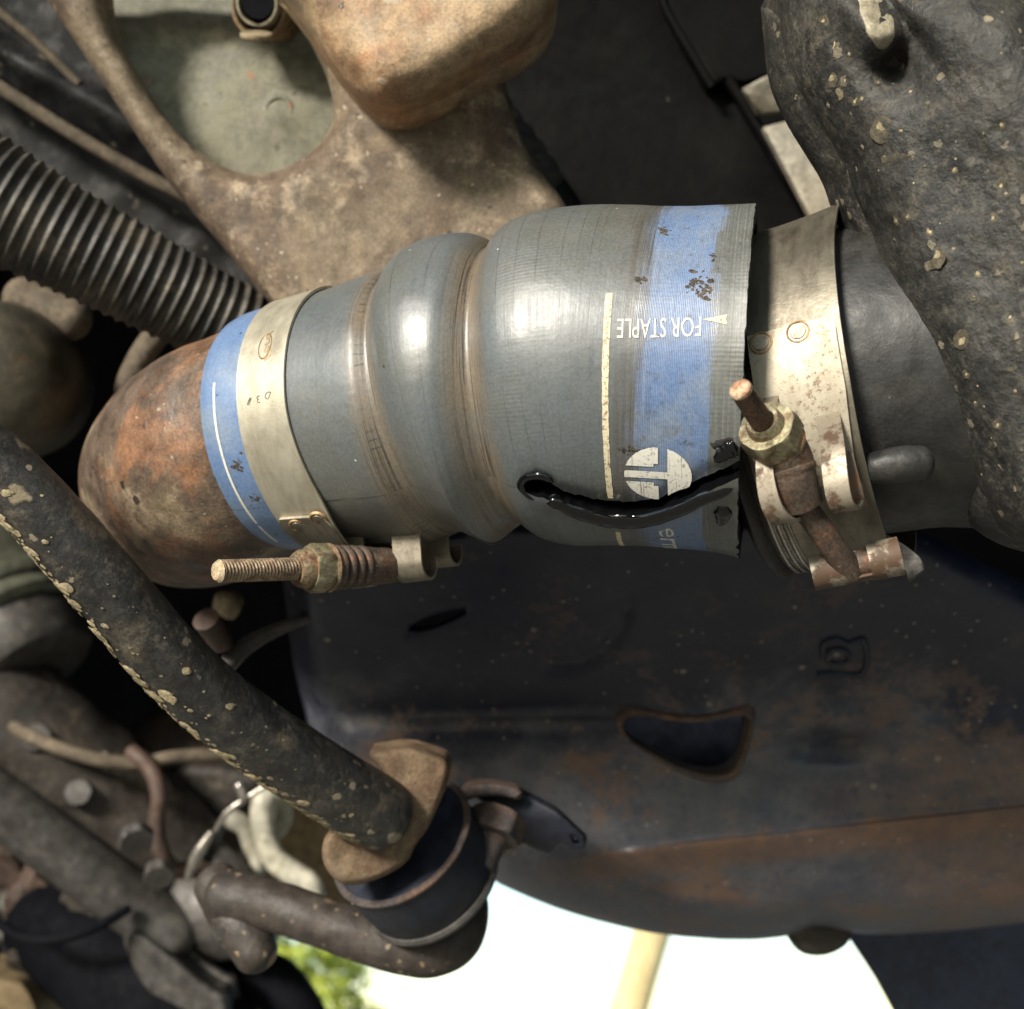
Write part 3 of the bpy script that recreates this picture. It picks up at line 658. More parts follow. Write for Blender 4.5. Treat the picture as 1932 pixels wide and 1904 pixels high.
# prints
OFF = .00012
def ring_line(pts, w, mat, name, off=OFF, N=90):
    Q = hermite(np.array([[s, a * .04, 0] for s, a in pts]), N); vs = []; uv = []; fs = []
    for i in range(N):
        k = w * (1 + .18 * nz(i * .4, 2.2))
        for sg in (-1, 0, 1):
            s = Q[i, 0] + sg * k / 2; vs.append(hp(s, Q[i, 1] / .04, off)); uv.append((s, Q[i, 1]))
    for i in range(N - 1):
        for j in range(2): fs.append((i*3+j, (i+1)*3+j, (i+1)*3+j+1, i*3+j+1))
    return put(name, MB().add(vs, fs, uv), mat, hose)
def arc(u, v, u2=None, v2=None, n=8):
    s, a = hinv(u, v); s2, a2 = hinv(u2, v2); return [(s + (s2 - s) * f, a + (a2 - a) * f) for f in np.linspace(0, 1, n)]
ring_line(arc(1150, 553, 1152, 940), .00135, m_stripe, 'printed_stripe')
ring_line(arc(1165, 993, 1176, 1030), .00125, m_stripe, 'printed_stripe')
ring_line([hinv(1147, 555), hinv(1152, 554), hinv(1161, 553)], .0008, m_stripe, 'printed_stripe', N=12)
sL0, aL0 = hinv(405, 722); ring_line([(sL0, a) for a in np.linspace(aL0, 2.75, 10)], .0007, m_line, 'printed_line')
def text_mesh(body, size, shear=0, space=1.0):
    cu = bpy.data.curves.new('t', 'FONT'); cu.body = body; cu.size = size; cu.shear = shear; cu.space_character = space; cu.resolution_u = 3
    o = bpy.data.objects.new('t', cu); COL.objects.link(o); dg = bpy.context.evaluated_depsgraph_get()
    me = o.evaluated_get(dg).to_mesh(); V = np.array([v.co[:2] for v in me.vertices]); Fs = [tuple(p.vertices) for p in me.polygons]
    o.evaluated_get(dg).to_mesh_clear(); bpy.data.objects.remove(o); bpy.data.curves.remove(cu)
    return V, Fs
def cut(V, Fs, edge):
    """split long triangles so that lettering follows the curve"""
    V = [tuple(p) for p in V]; T = []
    for f in Fs:
        for k in range(1, len(f) - 1): T.append((f[0], f[k], f[k+1]))
    for _ in range(7):
        N = []; mid = {}; ch = False
        for t in T:
            L = [math.dist(V[t[i]], V[t[(i+1) % 3]]) for i in range(3)]; i = int(np.argmax(L))
            if L[i] > edge:
                a, b, c = t[i], t[(i+1) % 3], t[(i+2) % 3]; k = (min(a, b), max(a, b))
                if k not in mid: mid[k] = len(V); V.append(((V[a][0]+V[b][0])/2, (V[a][1]+V[b][1])/2))
                m = mid[k]; N += [(a, m, c), (m, b, c)]; ch = True
            else: N.append(t)
        T = N
        if not ch: break
    return np.array(V), T
def wrap(V, Fs, s0, a0, ex, ey, mat, name, off=OFF, parent=None, surf=hp, flip=False):
    V, Fs = cut(V, Fs, .0012); vs = []; uv = []
    for x, y in V:
        s = s0 + ex[0] * x + ey[0] * y; a = a0 + (ex[1] * x + ey[1] * y) / .041
        vs.append(surf(s, a, off)); uv.append((s, a * .04))
    return put(name, MB().add(vs, Fs, uv), mat, parent or hose)
def text_on(body, p0, p1, height, upright, mat, name='printed_lettering', **k):
    """p0/p1: (u,v) of the start and the end of the base line, height in metres"""
    V, Fs = text_mesh(body, 1.0, **{q: k[q] for q in ('shear', 'space') if q in k}); w = V[:, 0].max(); V[:, 0] -= V[:, 0].min(); w = V[:, 0].max(); hmax = V[:, 1].max()
    s0, a0 = hinv(*p0); s1, a1 = hinv(*p1); d = np.array([s1 - s0, (a1 - a0) * .041]); L = np.linalg.norm(d); d /= L
    V = V * np.array([L / w, height / hmax]); e = np.array([-d[1], d[0]]) * upright
    return wrap(V, Fs, s0, a0, d, e, mat, name, k.get('off', OFF), k.get('parent'))
text_on('FOR STAPLE', (1324, 598), (1164, 601), .0042, -1, m_print)
text_on('herm', (1240, 968), (1252, 1036), .0044, -1, m_print)
# round two-part emblem
_c = hinv(1240, 896); RL = .0068; g_ = 90; q = np.linspace(-1, 1, g_ + 1); ve = [(x, y) for y in q for x in q]; fe = []
def in_logo(x, y):
    if x*x + y*y > 1: return False
    stem = abs(y) < .14 and x < .5; bar = x > .30
    if stem or bar: return not (bar and False)
    return x < .02 and abs(y) > .30 and not (x > -.12 and abs(y) < .42)
for j in range(g_):
    for i in range(g_):
        if in_logo((q[i] + q[i+1]) / 2, (q[j] + q[j+1]) / 2): fe.append((j*(g_+1)+i, j*(g_+1)+i+1, (j+1)*(g_+1)+i+1, (j+1)*(g_+1)+i))
used = sorted({i for f in fe for i in f}); mp = {k: n for n, k in enumerate(used)}
vs = []; uv = []
for k in used:
    x, y = ve[k]; s = _c[0] + x * RL; a = _c[1] + y * RL / .041
    vs.append(hp(s, a, OFF)); uv.append((s, a * .04))
# the tear cuts through the lower edge of the emblem
fe2 = [tuple(mp[i] for i in f) for f in fe]
fe2 = [f for f in fe2 if all(uv[i][1] / .04 < th_slit(uv[i][0]) - gap(uv[i][0]) - .01 for i in f)]
put('printed_emblem', MB().add(vs, fe2, uv), m_print, hose)
V_ = np.array([(0, 0), (.0048, .0011), (.0048, -.0011)])
_c = hinv(1326, 604); wrap(V_, [(0, 1, 2)], _c[0], _c[1], (1, 0), (0, 1), m_stripe, 'printed_arrow')

# ------------------------------------------------------------------ rusty pipe the hose slides on
pipe = tube([(640, 792, .2991), (560, 808, .3036), (500, 832, .3085), (436, 862, .316), (388, 890, .329), (364, 906, .350), (356, 912, .38), (356, 914, .44)],
            [.0297, .0298, .0308, .0322, .0326, .0326, .0326, .0326], N=110, M=80, cap=None,
            rfn=lambda s, a: .0004 * nz(s * 90, math.cos(a) * 2, math.sin(a) * 2) + .00012 * nz(s * 320, math.cos(a) * 9, math.sin(a) * 9))
tag(put('rusty_pipe', pipe, m_rust), 'brown rusted metal pipe elbow under the left end of the torn hose', 'pipe')
# ------------------------------------------------------------------ clamp still tight on the left end
def ring_strip(s0f, s1f, a0, a1, offf, th, N=120, surf=hp, M=6, edge_mat=1):
    """strap round the hose: station limits as functions of the angle, off(angle, across 0..1)"""
    vs = []; uv = []; fs = []; mi = []
    A = np.linspace(a0, a1, N)
    for a in A:
        for lay in (0, 1):
            for j in range(M + 1):
                k = j / M; s = s0f(a) + (s1f(a) - s0f(a)) * k
                vs.append(surf(s, a, offf(a, k) + (th if lay == 0 else 0))); uv.append((s, a * .04))
    W_ = 2 * (M + 1)
    for i in range(N - 1):
        b, n = i * W_, (i + 1) * W_
        for j in range(M):
            fs.append((b+j, b+j+1, n+j+1, n+j)); mi.append(0)
            fs.append((b+M+1+j, n+M+1+j, n+M+2+j, b+M+2+j)); mi.append(0)
        fs.append((b, n, n+M+1, b+M+1)); mi.append(edge_mat)
        fs.append((b+M, b+2*M+1, n+2*M+1, n+M)); mi.append(edge_mat)
    for i in (0, N - 1):
        b = i * W_
        for j in range(M): fs.append((b+j, b+M+1+j, b+M+2+j, b+j+1)); mi.append(edge_mat)
    m = MB().add(vs, fs, uv); m.mi = mi; return m
s_b0, s_b1 = hinv(452, 760)[0], hinv(540, 700)[0]
gL = 'T-bolt hose clamps'
clampL = thing('hose_clamp', hp((s_b0 + s_b1) / 2, math.pi, .004), 'tight steel T-bolt clamp on the narrow blue end with long threaded stud', 'clamp', gL)
def offL(a, k):   # lower edge of the strap stands off the hose towards the bolt
    x = max(0, min(1, (a - 2.15) / .9)) * max(0, min(1, (4.4 - a) / .9))
    return .0003 + .0042 * x * x * (3 - 2*x) * (.25 + .75 * k)
def sb1(a): x = max(0, min(1, (a - 1.5) / .9)) * max(0, min(1, (5 - a) / .9)); return s_b1 + .0024 * x * x * (3 - 2 * x)
put('strap', ring_strip(lambda a: s_b0, sb1, 0.0, 2 * math.pi, offL, .0007, 160, M=8), [m_band, m_edge], clampL)
aD = hinv(540, 968)[1]; aD2 = aD + .95
def dbl0(a): return s_b0 + .0002 + .0022 * min(1, (a - aD) / .9) + .0012 * max(0, 1 - (a - aD) / .06)
def dbl1(a): return sb1(a) - .0004 - .0011 * max(0, 1 - (a - aD) / .10)
put('doubler_plate', ring_strip(dbl0, dbl1, aD, aD2, lambda a, k: offL(a, k) + .0008 + .0018 * max(0, (a - aD) - .3), .0008, 50, M=8), [m_doubler1, m_edge], clampL)
def weld(u, v, surf, inv, parent, mat, off, r_=.0021):
    s0, a0 = inv(u, v); p = surf(s0, a0, off); n = nrm(surf(s0, a0, off + .01) - p)
    e = nrm(surf(s0 + .001, a0, off) - p)
    o = put('weld_spot', lathe(p - n * .0004, n, [(.0002, r_*1.22), (.0007, r_*1.12), (.0008, r_), (.0004, r_*.86), (.0005, r_*.8), (.0009, r_*.72), (.0010, r_*.3), (.001, 0)], 36, ref=e), [m_ring, mat], parent)
    me = o.data
    mi_ = [0 if i < 36*4 else 1 for i in range(len(me.polygons))]; me.polygons.foreach_set('material_index', np.array(mi_, np.int32)); me.update()
    return o
weld(566, 978, hp, hinv, clampL, m_doubler1, offL(2.3, .3) + .0017, .0019)
weld(606, 965, hp, hinv, clampL, m_doubler1, offL(2.3, .8) + .0017, .0019)
# stamped marks on the strap
def stamp_oval(u, v, ru, ra, surf, inv, parent, mat):
    s0, a0 = inv(u, v); m = MB(); vs = []; fs = []; uv = []; N = 48
    for k in range(N):
        t = 2 * math.pi * k / N
        for r_, o_ in ((1.0, .0010), (.93, .00122), (.86, .0010)):
            s = s0 + ru * r_ * math.cos(t); a = a0 + ra * r_ * math.sin(t); vs.append(surf(s, a, o_)); uv.append((s, a * .04))
    for k in range(N):
        n = (k + 1) % N
        for j in range(2): fs.append((k*3+j, k*3+j+1, n*3+j+1, n*3+j))
    put('stamped_oval', m.add(vs, fs, uv), mat, parent)
stamp_oval(505, 657, .0017, .115, hp, hinv, clampL, m_ring)
text_on('Ford', (502, 685), (508, 633), .0017, 1, m_ring, 'stamped_lettering', shear=.35, parent=clampL, off=.00108)
m_stampd = grimy('dark_stamp', (.08, .07, .05), (.14, .11, .08), 400, .4, .6, rough=.6)
for ch, p, q in (('D', (516, 741), (508, 739)), ('3', (496, 748), (489, 748)), ('1', (480, 752), (475, 752))):
    text_on(ch, p, q, .0022, -1, m_stampd, 'stamped_lettering', parent=clampL, off=.00106)
# bolt
pt, pn, pw, pc, pe = D(409, 1078, .252), D(568, 1073, .2670), D(612, 1080, .2705), D(688, 1069, .2775), D(752, 1066, .2840)
axb = nrm(pe - pt)
PIT = .00085
def thread(s, a): return -.00022 + .00028 * abs(((s / PIT - a / (2 * math.pi)) % 1) * 2 - 1)
put('threaded_stud', tube([tuple(pt), tuple((pt + pn) / 2), tuple(pn + axb * .004)], [.00255, .0026, .0027], N=300, M=28, rfn=lambda s, a: thread(s, a) - .0004 * max(0, 1 - s / .0008), local=True, cap=None), m_stud, clampL)
put('stud_tip', lathe(pt, -axb, [(-.0006, .0026), (0, .0022), (.0004, .0019), (.00042, .001), (.0003, .0004), (.0003, 0)], 30), m_tip, clampL)
put('nut', hexnut(pn + axb * .0018, axb, .0059, .0052, .0026), m_nut, clampL)
put('nut_collar', lathe(pn - axb * .0014, axb, [(0, .0026), (0, .0038), (.0012, .0045), (.0030, .0047), (.0040, .0047)], 40), m_nutrust, clampL)
put('washer', lathe(pn + axb * .0068, axb, [(0, .003), (0, .0056), (.0006, .0059), (.0012, .0056), (.0014, .003)], 44), m_nutrust, clampL)
Ls = np.linalg.norm(pc - pw); base_ = pn + axb * .0082
for k in range(4):
    c = base_ + axb * (.0011 + k * .0024); R_ = .00425 - .0001 * k; prof = [(.00125 * math.cos(t) - .0000, R_ + .00125 * math.sin(t)) for t in np.linspace(math.pi * 1.2, -.2 * math.pi, 11)]
    put('spring_coil', lathe(c, axb, prof, 40), m_rustdark, clampL)
put('sleeve', tube([tuple(base_ + axb * .008), tuple(base_ + axb * .015), tuple(base_ + axb * .022)], [.0047, .0045, .0036], N=24, M=36, local=True, rfn=lambda s, a: .0002 * nz(s * 300, a * 2)), m_rustdark, clampL)
axis_h = hfr(s_b1)[1]
# rolled strap ends that hold the T-bolt
def roll_on(pA, pB, x0, x1, a0, a1, R_, th, N=40, lead=None):
    tx = nrm(pB - pA); tL = np.linalg.norm(pB - pA); tu = nrm(np.array([0, 1., 0]) - tx * tx[1]); tk = np.cross(tx, tu); tk *= np.sign(tk[2])
    vs = []; fs = []; uv = []; mi = []
    rows = []
    if lead is not None:
        for f in np.linspace(1, .08, 8): rows.append((None, f))
    rows += [(a0 + (a1 - a0) * i / (N - 1), 0) for i in range(N)]
    for a, f in rows:
        for x, r_ in ((x0, R_), (x1, R_), (x1, R_ - th), (x0, R_ - th)):
            if a is None:
                d0 = math.cos(a0) * tu + math.sin(a0) * tk; t0 = -(-math.sin(a0) * tu + math.cos(a0) * tk)
                p = pA + tx * (x * tL) + r_ * d0 + t0 * lead * f
            else: p = pA + tx * (x * tL) + r_ * (math.cos(a) * tu + math.sin(a) * tk)
            vs.append(p); uv.append((x * tL, (a if a is not None else a0 - f) * .01))
    for i in range(len(rows) - 1):
        for j in range(4): fs.append((i*4+j, i*4+(j+1) % 4, (i+1)*4+(j+1) % 4, (i+1)*4+j)); mi.append(j % 2)
    fs += [(0, 1, 2, 3), tuple(4*(len(rows)-1) + j for j in (3, 2, 1, 0))]; mi += [1, 1]
    m = MB().add(vs, fs, uv); m.mi = mi; return m
Tb = hfr(s_b1)[1]
lA = D(748, 1066, .2850); lB = lA + Tb * .010
put('strap_loop', roll_on(lA + Tb * .0015, lB + Tb * .0015, 0, .75, 1.45, 4.9, .0047, .0007, lead=.009), [m_doubler1, m_edge], clampL)
put('strap_loop', roll_on(lA - Tb * .0125, lB - Tb * .0125, 0, .6, 1.45, 4.9, .0047, .0007, lead=.009), [m_doubler1, m_edge], clampL)
l2 = D(822, 1040, .2925)
put('strap_loop', roll_on(l2, l2 + Tb * .010, -.3, .55, 1.45, 4.9, .0044, .0007, lead=.008), [m_doubler1, m_edge], clampL)
put('trunnion', rod(lA - Tb * .011, lA + Tb * .0075, .0034), m_rustdark, clampL)
put('bolt_head', rod(l2 - Tb * .010, l2 + Tb * .003, .003), m_rustdark, clampL)
put('strap_tongue', ring_strip(lambda a: s_b0 + .003, lambda a: s_b1 - .001, 3.0, 3.9, lambda a, k: .0062 + .0016 * k, .0007, 60, M=6), [m_loopdark, m_edge], clampL)

# ------------------------------------------------------------------ black casting on the right: neck, ribbed end, tank
NK = hermite(np.array([D(1500, 742, .2800), D(1560, 731, .2775), D(1660, 715, .2735), D(1800, 693, .2690), D(1990, 662, .2630)]), 120)
NKs = np.concatenate([[0], np.cumsum(np.linalg.norm(np.diff(NK, axis=0), axis=1))])
tank = thing('intercooler_tank', D(1800, 700, .24), 'black mud-spattered cast tank with round neck beside the loose clamp', 'tank')
NR = .0366
def nrfn(s, a): return .00045 * nz(s * 70, math.cos(a) * 2, math.sin(a) * 2) + .00012 * nz(s * 300, math.cos(a) * 9, math.sin(a) * 9)
_np = [tuple(p) for p in NK[::12]] + [tuple(NK[-1])]
put('neck', tube(_np, list(NR + .0105 * np.clip((np.arange(len(_np)) / (len(_np) - 1) - .45) / .55, 0, 1)**1.7), N=110, M=90, rfn=nrfn, local=True, cap=None), m_black, tank)
nk_ax = nrm(NK[20] - NK[5])
# ribbed end the hose tore off from
e0 = D(1446, 794, .2845)
ribs = [(0, .030), (0, .0368), (.0010, .0376)]
s_ = .0010
while s_ < .0125:
    ribs += [(s_ + .0003, .0380), (s_ + .0008, .0385), (s_ + .0012, .0383), (s_ + .00125, .0374), (s_ + .00155, .0374)]; s_ += .00165
ribs += [(.0135, .0374), (.0140, .0330)]
put('ribbed_end', lathe(e0, nrm((.9, .175, .40)), ribs, 120), m_ribs, tank)
_ra = nrm((.9, .175, .40)); put('end_bead', lathe(e0 - _ra * .0035, _ra, [(0, .034), (0, .0374), (.0006, .0386), (.0014, .0390), (.0024, .0386), (.0035, .0370)], 120), m_black, tank)
_nC, _nT, _nN = NK[62], nrm(NK[66] - NK[58]), None
# raised tab on the neck
tb = tube([(1636, 886, .2400), (1665, 881, .2385), (1700, 876, .2375), (1735, 873, .2375)], [.0030, .0036, .0038, .0036], N=24, M=24, cap='round', rfn=lambda s, a: .0002 * nz(s * 400, a * 2))
put('raised_tab', tb, m_black, tank)
TO = [(1462, -70), (1468, 0), (1478, 110), (1512, 185), (1556, 255), (1588, 305), (1601, 345), (1618, 392), (1640, 430), (1655, 490), (1672, 560), (1712, 640), (1760, 730), (1800, 810), (1835, 900), (1872, 982), (1905, 1010), (1960, 1040), (2060, 1060), (2060, -70)]
def tank_d(u, v):
    d = .2265 + .000062 * (1800 - u) + .000012 * (v - 500)
    d += .0014 * nz(u / 190, v / 190, 1.7) + .0004 * nz(u / 45, v / 45, 5.1) + .0003 * nz(u / 14, v / 14, 2.1)
    # worn rib and pocket near the top
    a = ((u - 1640) * .80 + (v - 60) * -.60); b = ((u - 1640) * .60 + (v - 60) * .80)
    d -= .0050 * math.exp(-(a / 34)**2) / (1 + math.exp((b - 38) / 7))
    d += .0090 * math.exp(-((a - 6) / 44)**2) * (1 / (1 + math.exp(-(b - 52) / 9))) * math.exp(-((b - 60) / 70)**2)
    d += .004 * math.exp(-((a - 62) / 16)**2) * math.exp(-((b - 20) / 90)**2)
    return d
put('tank_shell', plate(TO, tank_d, .016, rnd=125, rdep=.019, step=9, smooth=2), m_tank, tank, sharp=60)
sp = MB(); sf = MB(); rr = random.Random(4)
_lo = resample(chaikin(TO, 2), 9)
def tsurf(u, v):
    x = 1 - min(1, segdist(np.array([[u, v]], float), _lo)[0] / 125); return tank_d(u, v) + .019 * (1 - math.sqrt(max(0, 1 - x * x)))
def dsk(u, v, R_, seed, fl=.07):
    d = tsurf(u, v); p = D(u, v, d); n = nrm(np.cross(D(u + 4, v, tsurf(u + 4, v)) - p, D(u, v - 4, tsurf(u, v - 4)) - p))
    return blob(p, R_ * d / F, seed, .22, 8, (1, 1, fl), n)
for k, (u, v, R_) in enumerate([(1662, 244, 23), (1765, 485, 20), (1812, 640, 18), (1553, 42, 14), (1573, 85, 13), (1570, 150, 13), (1592, 152, 10), (1614, 190, 9), (1604, 188, 6), (1690, 295, 8), (1668, 297, 9), (1705, 293, 6), (1755, 435, 9), (1690, 415, 9), (1712, 408, 7), (1873, 410, 9), (1885, 350, 12), (1898, 362, 9), (1846, 515, 8), (1800, 470, 6), (1762, 650, 4), (1822, 705, 8), (1908, 690, 10), (1855, 955, 6), (1600, 115, 6), (1655, 155, 6), (1700, 245, 6), (1800, 320, 6), (1835, 560, 7), (1745, 330, 5), (1890, 235, 6), (1830, 130, 5), (1905, 600, 8), (1880, 800, 9), (1840, 760, 5)]):
    sp.join(dsk(u, v, R_ * .62, k, .05)); sf.join(dsk(u + 1, v + 1, R_ * 1.05, 50 + k, .025))
for k in range(36):
    u, v = rr.uniform(1500, 1930), rr.uniform(5, 950)
    if u > 1500 + v * .33 + 40: sp.join(dsk(u, v, rr.choice((1.5, 2, 2.5, 3.5)), 100 + k, .12))
tag(put('mud_splat', sp, m_splat, tank), kind='stuff'); tag(put('mud_film', sf, m_stain, tank), kind='stuff')
put('worn_rib', plate([(1596, -40), (1606, 5), (1618, 50), (1640, 92), (1660, 108), (1690, 96), (1704, 60), (1690, 10), (1676, -40)], lambda u, v: tsurf(u, v) - .0003 + .0008 * nz(u / 30, v / 30), .004, rnd=20, rdep=.004, step=9, smooth=2), m_pale, tank)

# ------------------------------------------------------------------ loose clamp on the neck
AX = nrm((.875, .175, .44)); RC = .0423; C1 = D(1666, 735, .2725)
RU = nrm(np.array([0, 1., 0]) - AX * AX[1]); RK = np.cross(AX, RU); RK *= np.sign(RK[2])
BW = .0196
def rp(s, a, off=0.0): return C1 + AX * (s - BW) + (RC + off) * (math.cos(a) * RU + math.sin(a) * RK)
_rs = np.linspace(-.004, BW + .004, 60); _ra = np.linspace(-.5, math.pi + .5, 400)
_rg = np.array([[rp(s, a) for a in _ra] for s in _rs]); _ru = CU + _rg[..., 0] / -_rg[..., 2] * F; _rv = CV - _rg[..., 1] / -_rg[..., 2] * F
def rinv(u, v):
    i, j = np.unravel_index(np.argmin((_ru - u)**2 + (_rv - v)**2 - _rg[..., 2] * 100), _ru.shape); return _rs[i], _ra[j]
clampR = thing('hose_clamp', rp(BW / 2, 2.0, .004), 'loose rust-stained T-bolt clamp hanging on the black neck past the torn hose end', 'clamp', gL)
def offR(a, k):   # the strap springs away from the neck near its top
    return .0004 + .0024 * max(0, 1 - abs(a - .05) / .5) * k * k + .0010 * max(0, math.sin((a - 1.2) * 1.4)) * k
put('strap', ring_strip(lambda a: 0, lambda a: BW - .0014 * max(0, a - 1.6), -.35, 2.72, offR, .0007, 150, surf=rp, M=8), [m_band2, m_edge], clampR)
put('strap', ring_strip(lambda a: .001, lambda a: BW - .002, 3.3, 5.4, lambda a, k: .0005, .0007, 80, surf=rp, M=4), [m_band2, m_edge], clampR)
aR = rinv(1480, 625)[1]
put('doubler_plate', ring_strip(lambda a: .0002, lambda a: BW - .0010 - .004 * max(0, a - aR - .35) - .0012 * max(0, 1 - (a - aR) / .05), aR, aR + .78, lambda a, k: offR(a, k) + .0008 + .0016 * max(0, a - aR - .45), .0008, 50, surf=rp, M=8), [m_doubler, m_edge], clampR)
weld(1441, 655, rp, rinv, clampR, m_doubler, .0019, .0022); weld(1511, 633, rp, rinv, clampR, m_doubler, .0019, .0022)
# straps that loop round the trunnion: thin metal, seen nearly face on
zt = np.array([0, 0, 1.0])
wR = AX
def lp(pts): return [tuple(D(*p)) for p in pts]
put('strap_loop', strip(lp([(1442, 750, .2420), (1436, 805, 0.2345), (1428, 872, 0.2274), (1430, 920, 0.2263), (1440, 962, 0.2263), (1457, 984, 0.2279), (1470, 978, 0.2327), (1474, 950, 0.2365)]), wR * .0052, .0007, 50, local=True, wfn=lambda x: (0, .62 + .9 * max(0, x - .45)**1.2)), m_loop, clampR)
put('strap_loop', strip(lp([(1534, 735, .2440), (1541, 790, 0.2365), (1549, 850, 0.2288), (1554, 905, 0.2263), (1562, 948, 0.2263), (1574, 963, 0.2284), (1584, 950, 0.2333), (1582, 915, 0.2365)]), wR * .0048, .0007, 50, local=True), m_loop, clampR)
put('strap_end', strip(lp([(1586, 860, 0.2344), (1597, 905, 0.2327), (1606, 938, 0.2322), (1613, 957, 0.2338)]), AX * .0026, .0006, 30, local=True), m_loopdark, clampR)
# T-bolt
q0, q1, q2, q3, q4, q5 = D(1396, 733, 0.2134), D(1440, 796, 0.2220), D(1455, 822, 0.2245), D(1482, 866, 0.2277), D(1512, 948, 0.2295), D(1606, 1080, 0.2381)
axq = nrm(q2 - q0)
put('threaded_stud', tube([tuple(q0), tuple((q0 + q2) / 2), tuple(q2 + axq * .002)], [.00215, .00225, .0023], N=140, M=28, rfn=lambda s, a: .55 * thread(s, a), local=True, cap=None), m_studdark, clampR)
put('stud_tip', lathe(q0, -axq, [(-.0006, .0022), (0, .0021), (.0004, .0017), (.0005, .001), (.0004, 0)], 30), m_tan_rusttip, clampR)
put('nut', hexnut(q1 + axq * .0014, axq, .0062, .0056, .0023), m_nut, clampR)
put('nut_collar', lathe(q1 - axq * .0006, axq, [(0, .0024), (0, .0031), (.0006, .0036), (.0016, .0038), (.0022, .0038)], 40), m_nut, clampR)
put('washer', lathe(q1 + axq * .0071, axq, [(0, .003), (0, .0056), (.0004, .0058), (.0009, .0056), (.0010, .003)], 44), m_nutrust, clampR)
put('sleeve', tube([tuple(q1 + axq * .008), tuple(q3 + axq * .001), tuple((q3 + q4) / 2), tuple(q4 + axq * .001)], [.0052, .0051, .0047, .0041], N=40, M=44, local=True, cap='flat', rfn=lambda s, a: .00006 * nz(s * 300, math.cos(a) * 3, math.sin(a) * 3) + (.0003 if .0055 < s < .0066 else 0)), m_rustdark, clampR)
put('shank', tube([tuple(q4 - nrm(q5 - q4) * .004 + zt * -.0005), tuple((q4 + q5) / 2), tuple(q5)], [.0025, .0027, .0028], N=30, M=32, local=True, cap='round', rfn=lambda s, a: .00008 * nz(s * 500, a * 3)), m_rustdark, clampR)
# lower loop that holds the T head: a rolled strap with a slot
tA, tB = D(1541, 1080, 0.2403), D(1692, 1050, 0.2360); tx = nrm(tB - tA); tL = np.linalg.norm(tB - tA)
tu = nrm(np.array([0, 1., 0]) - tx * tx[1]); tk = np.cross(tx, tu); tk *= np.sign(tk[2])
def roll(x0, x1, a0, a1, R_, th, N=40):
    vs = []; fs = []; uv = []
    for i in range(N):
        a = a0 + (a1 - a0) * i / (N - 1)
        for x, r_ in ((x0, R_), (x1, R_), (x1, R_ - th), (x0, R_ - th)):
            vs.append(tA + tx * (x * tL) + r_ * (math.cos(a) * tu + math.sin(a) * tk)); uv.append((x * tL, a * .01))
    for i in range(N - 1):
        for j in range(4): fs.append((i*4+j, i*4+(j+1) % 4, (i+1)*4+(j+1) % 4, (i+1)*4+j))
    fs += [(0, 1, 2, 3), tuple(4*(N-1) + j for j in (3, 2, 1, 0))]
    return MB().add(vs, fs, uv)
put('bolt_loop', roll(-.06, .40, -.5, 4.3, .0037, .0007), m_loop, clampR)
put('bolt_loop', roll(.66, 1.05, -.5, 4.3, .0040, .0007), m_loop, clampR)
put('bolt_loop_web', roll(.36, .70, 2.35, 4.3, .0037, .0007), m_loop, clampR)
put('bolt_head', rod(tA + tx * tL * .08, tA + tx * tL * .92, .0029), m_rustdark, clampR)
put('strap_tail', strip(lp([(1655, 1000, 0.2472), (1690, 1020, 0.2472), (1718, 1038, 0.2472), (1736, 1054, 0.2462), (1741, 1075, 0.2446)]), nrm((-.55, -.55, -.4)) * .004, .0006, 40, local=True), m_greymetal, clampR)
# ------------------------------------------------------------------ dusty bracket with a window, and the panel behind it
def brk_d(u, v): return .348 - .00002 * (u - 500) + .0008 * nz(u / 120, v / 120, 3.3) + .0002 * nz(u / 25, v / 25, 1.3)
brk = thing('frame_bracket', D(600, 350, .35), 'dusty tan steel bracket with a rounded window above the hose', 'bracket')
WIN = [(192, -80), (194, 0), (212, 65), (252, 135), (290, 198), (338, 256), (398, 306), (470, 334), (545, 318), (602, 276), (630, 232), (630, 188), (608, 122), (575, 56), (545, 0), (520, -80)]
put('bracket_plate', plate([(40, -90), (88, 0), (165, 112), (248, 240), (330, 362), (430, 478), (522, 590), (640, 700), (1000, 660), (1110, 520), (1082, 400), (1000, 300), (960, 200), (940, 60), (900, -90)],
                           brk_d, .010, holes=[WIN], rnd=34, rdep=.010, hole_rnd=44, hole_dep=.010, step=13, smooth=2), m_tan, brk, sharp=60)
def boss_d(u, v):
    a = (u - 560) * .50 + (v - 60) * .86
    return .309 + .000020 * (700 - u) + .0016 * nz(u / 110, v / 110, 8.3) + .0004 * nz(u / 30, v / 30)
put('raised_boss', plate([(470, -90), (545, 0), (585, 58), (640, 142), (688, 196), (726, 208), (772, 203), (845, 168), (935, 112), (1004, 70), (1038, 32), (1056, -20), (1058, -90)], boss_d, .022, rnd=95, rdep=.020, step=12, smooth=2), m_boss, brk, sharp=70)
pan = thing('inner_panel', D(420, 120, .39), 'grey-green painted panel with orange scuffs behind the bracket window', 'panel')
def pan_d(u, v):
    return .385 + .004 * nz(u / 260, v / 260, 4.4) - .0015 * math.exp(-(((u - 680 * .78) / 30)**2 + ((v - 215) / 26)**2)) + .0035 * math.exp(-(((u - 545) / 55)**2 + ((v - 100) / 55)**2))
put('panel_sheet', plate([(150, -80), (760, -80), (760, 380), (560, 400), (420, 392), (300, 262), (215, 130)], pan_d, .004, step=22, smooth=0), m_panel, pan)
_p = D(527, 208, .3825); put('pressed_mark', lathe(_p, (0, 0, 1), [(0, .0049), (.0007, .0043), (.0007, .0039), (0.0002, .0034), (0.0002, 0)], 40), m_panel, pan)
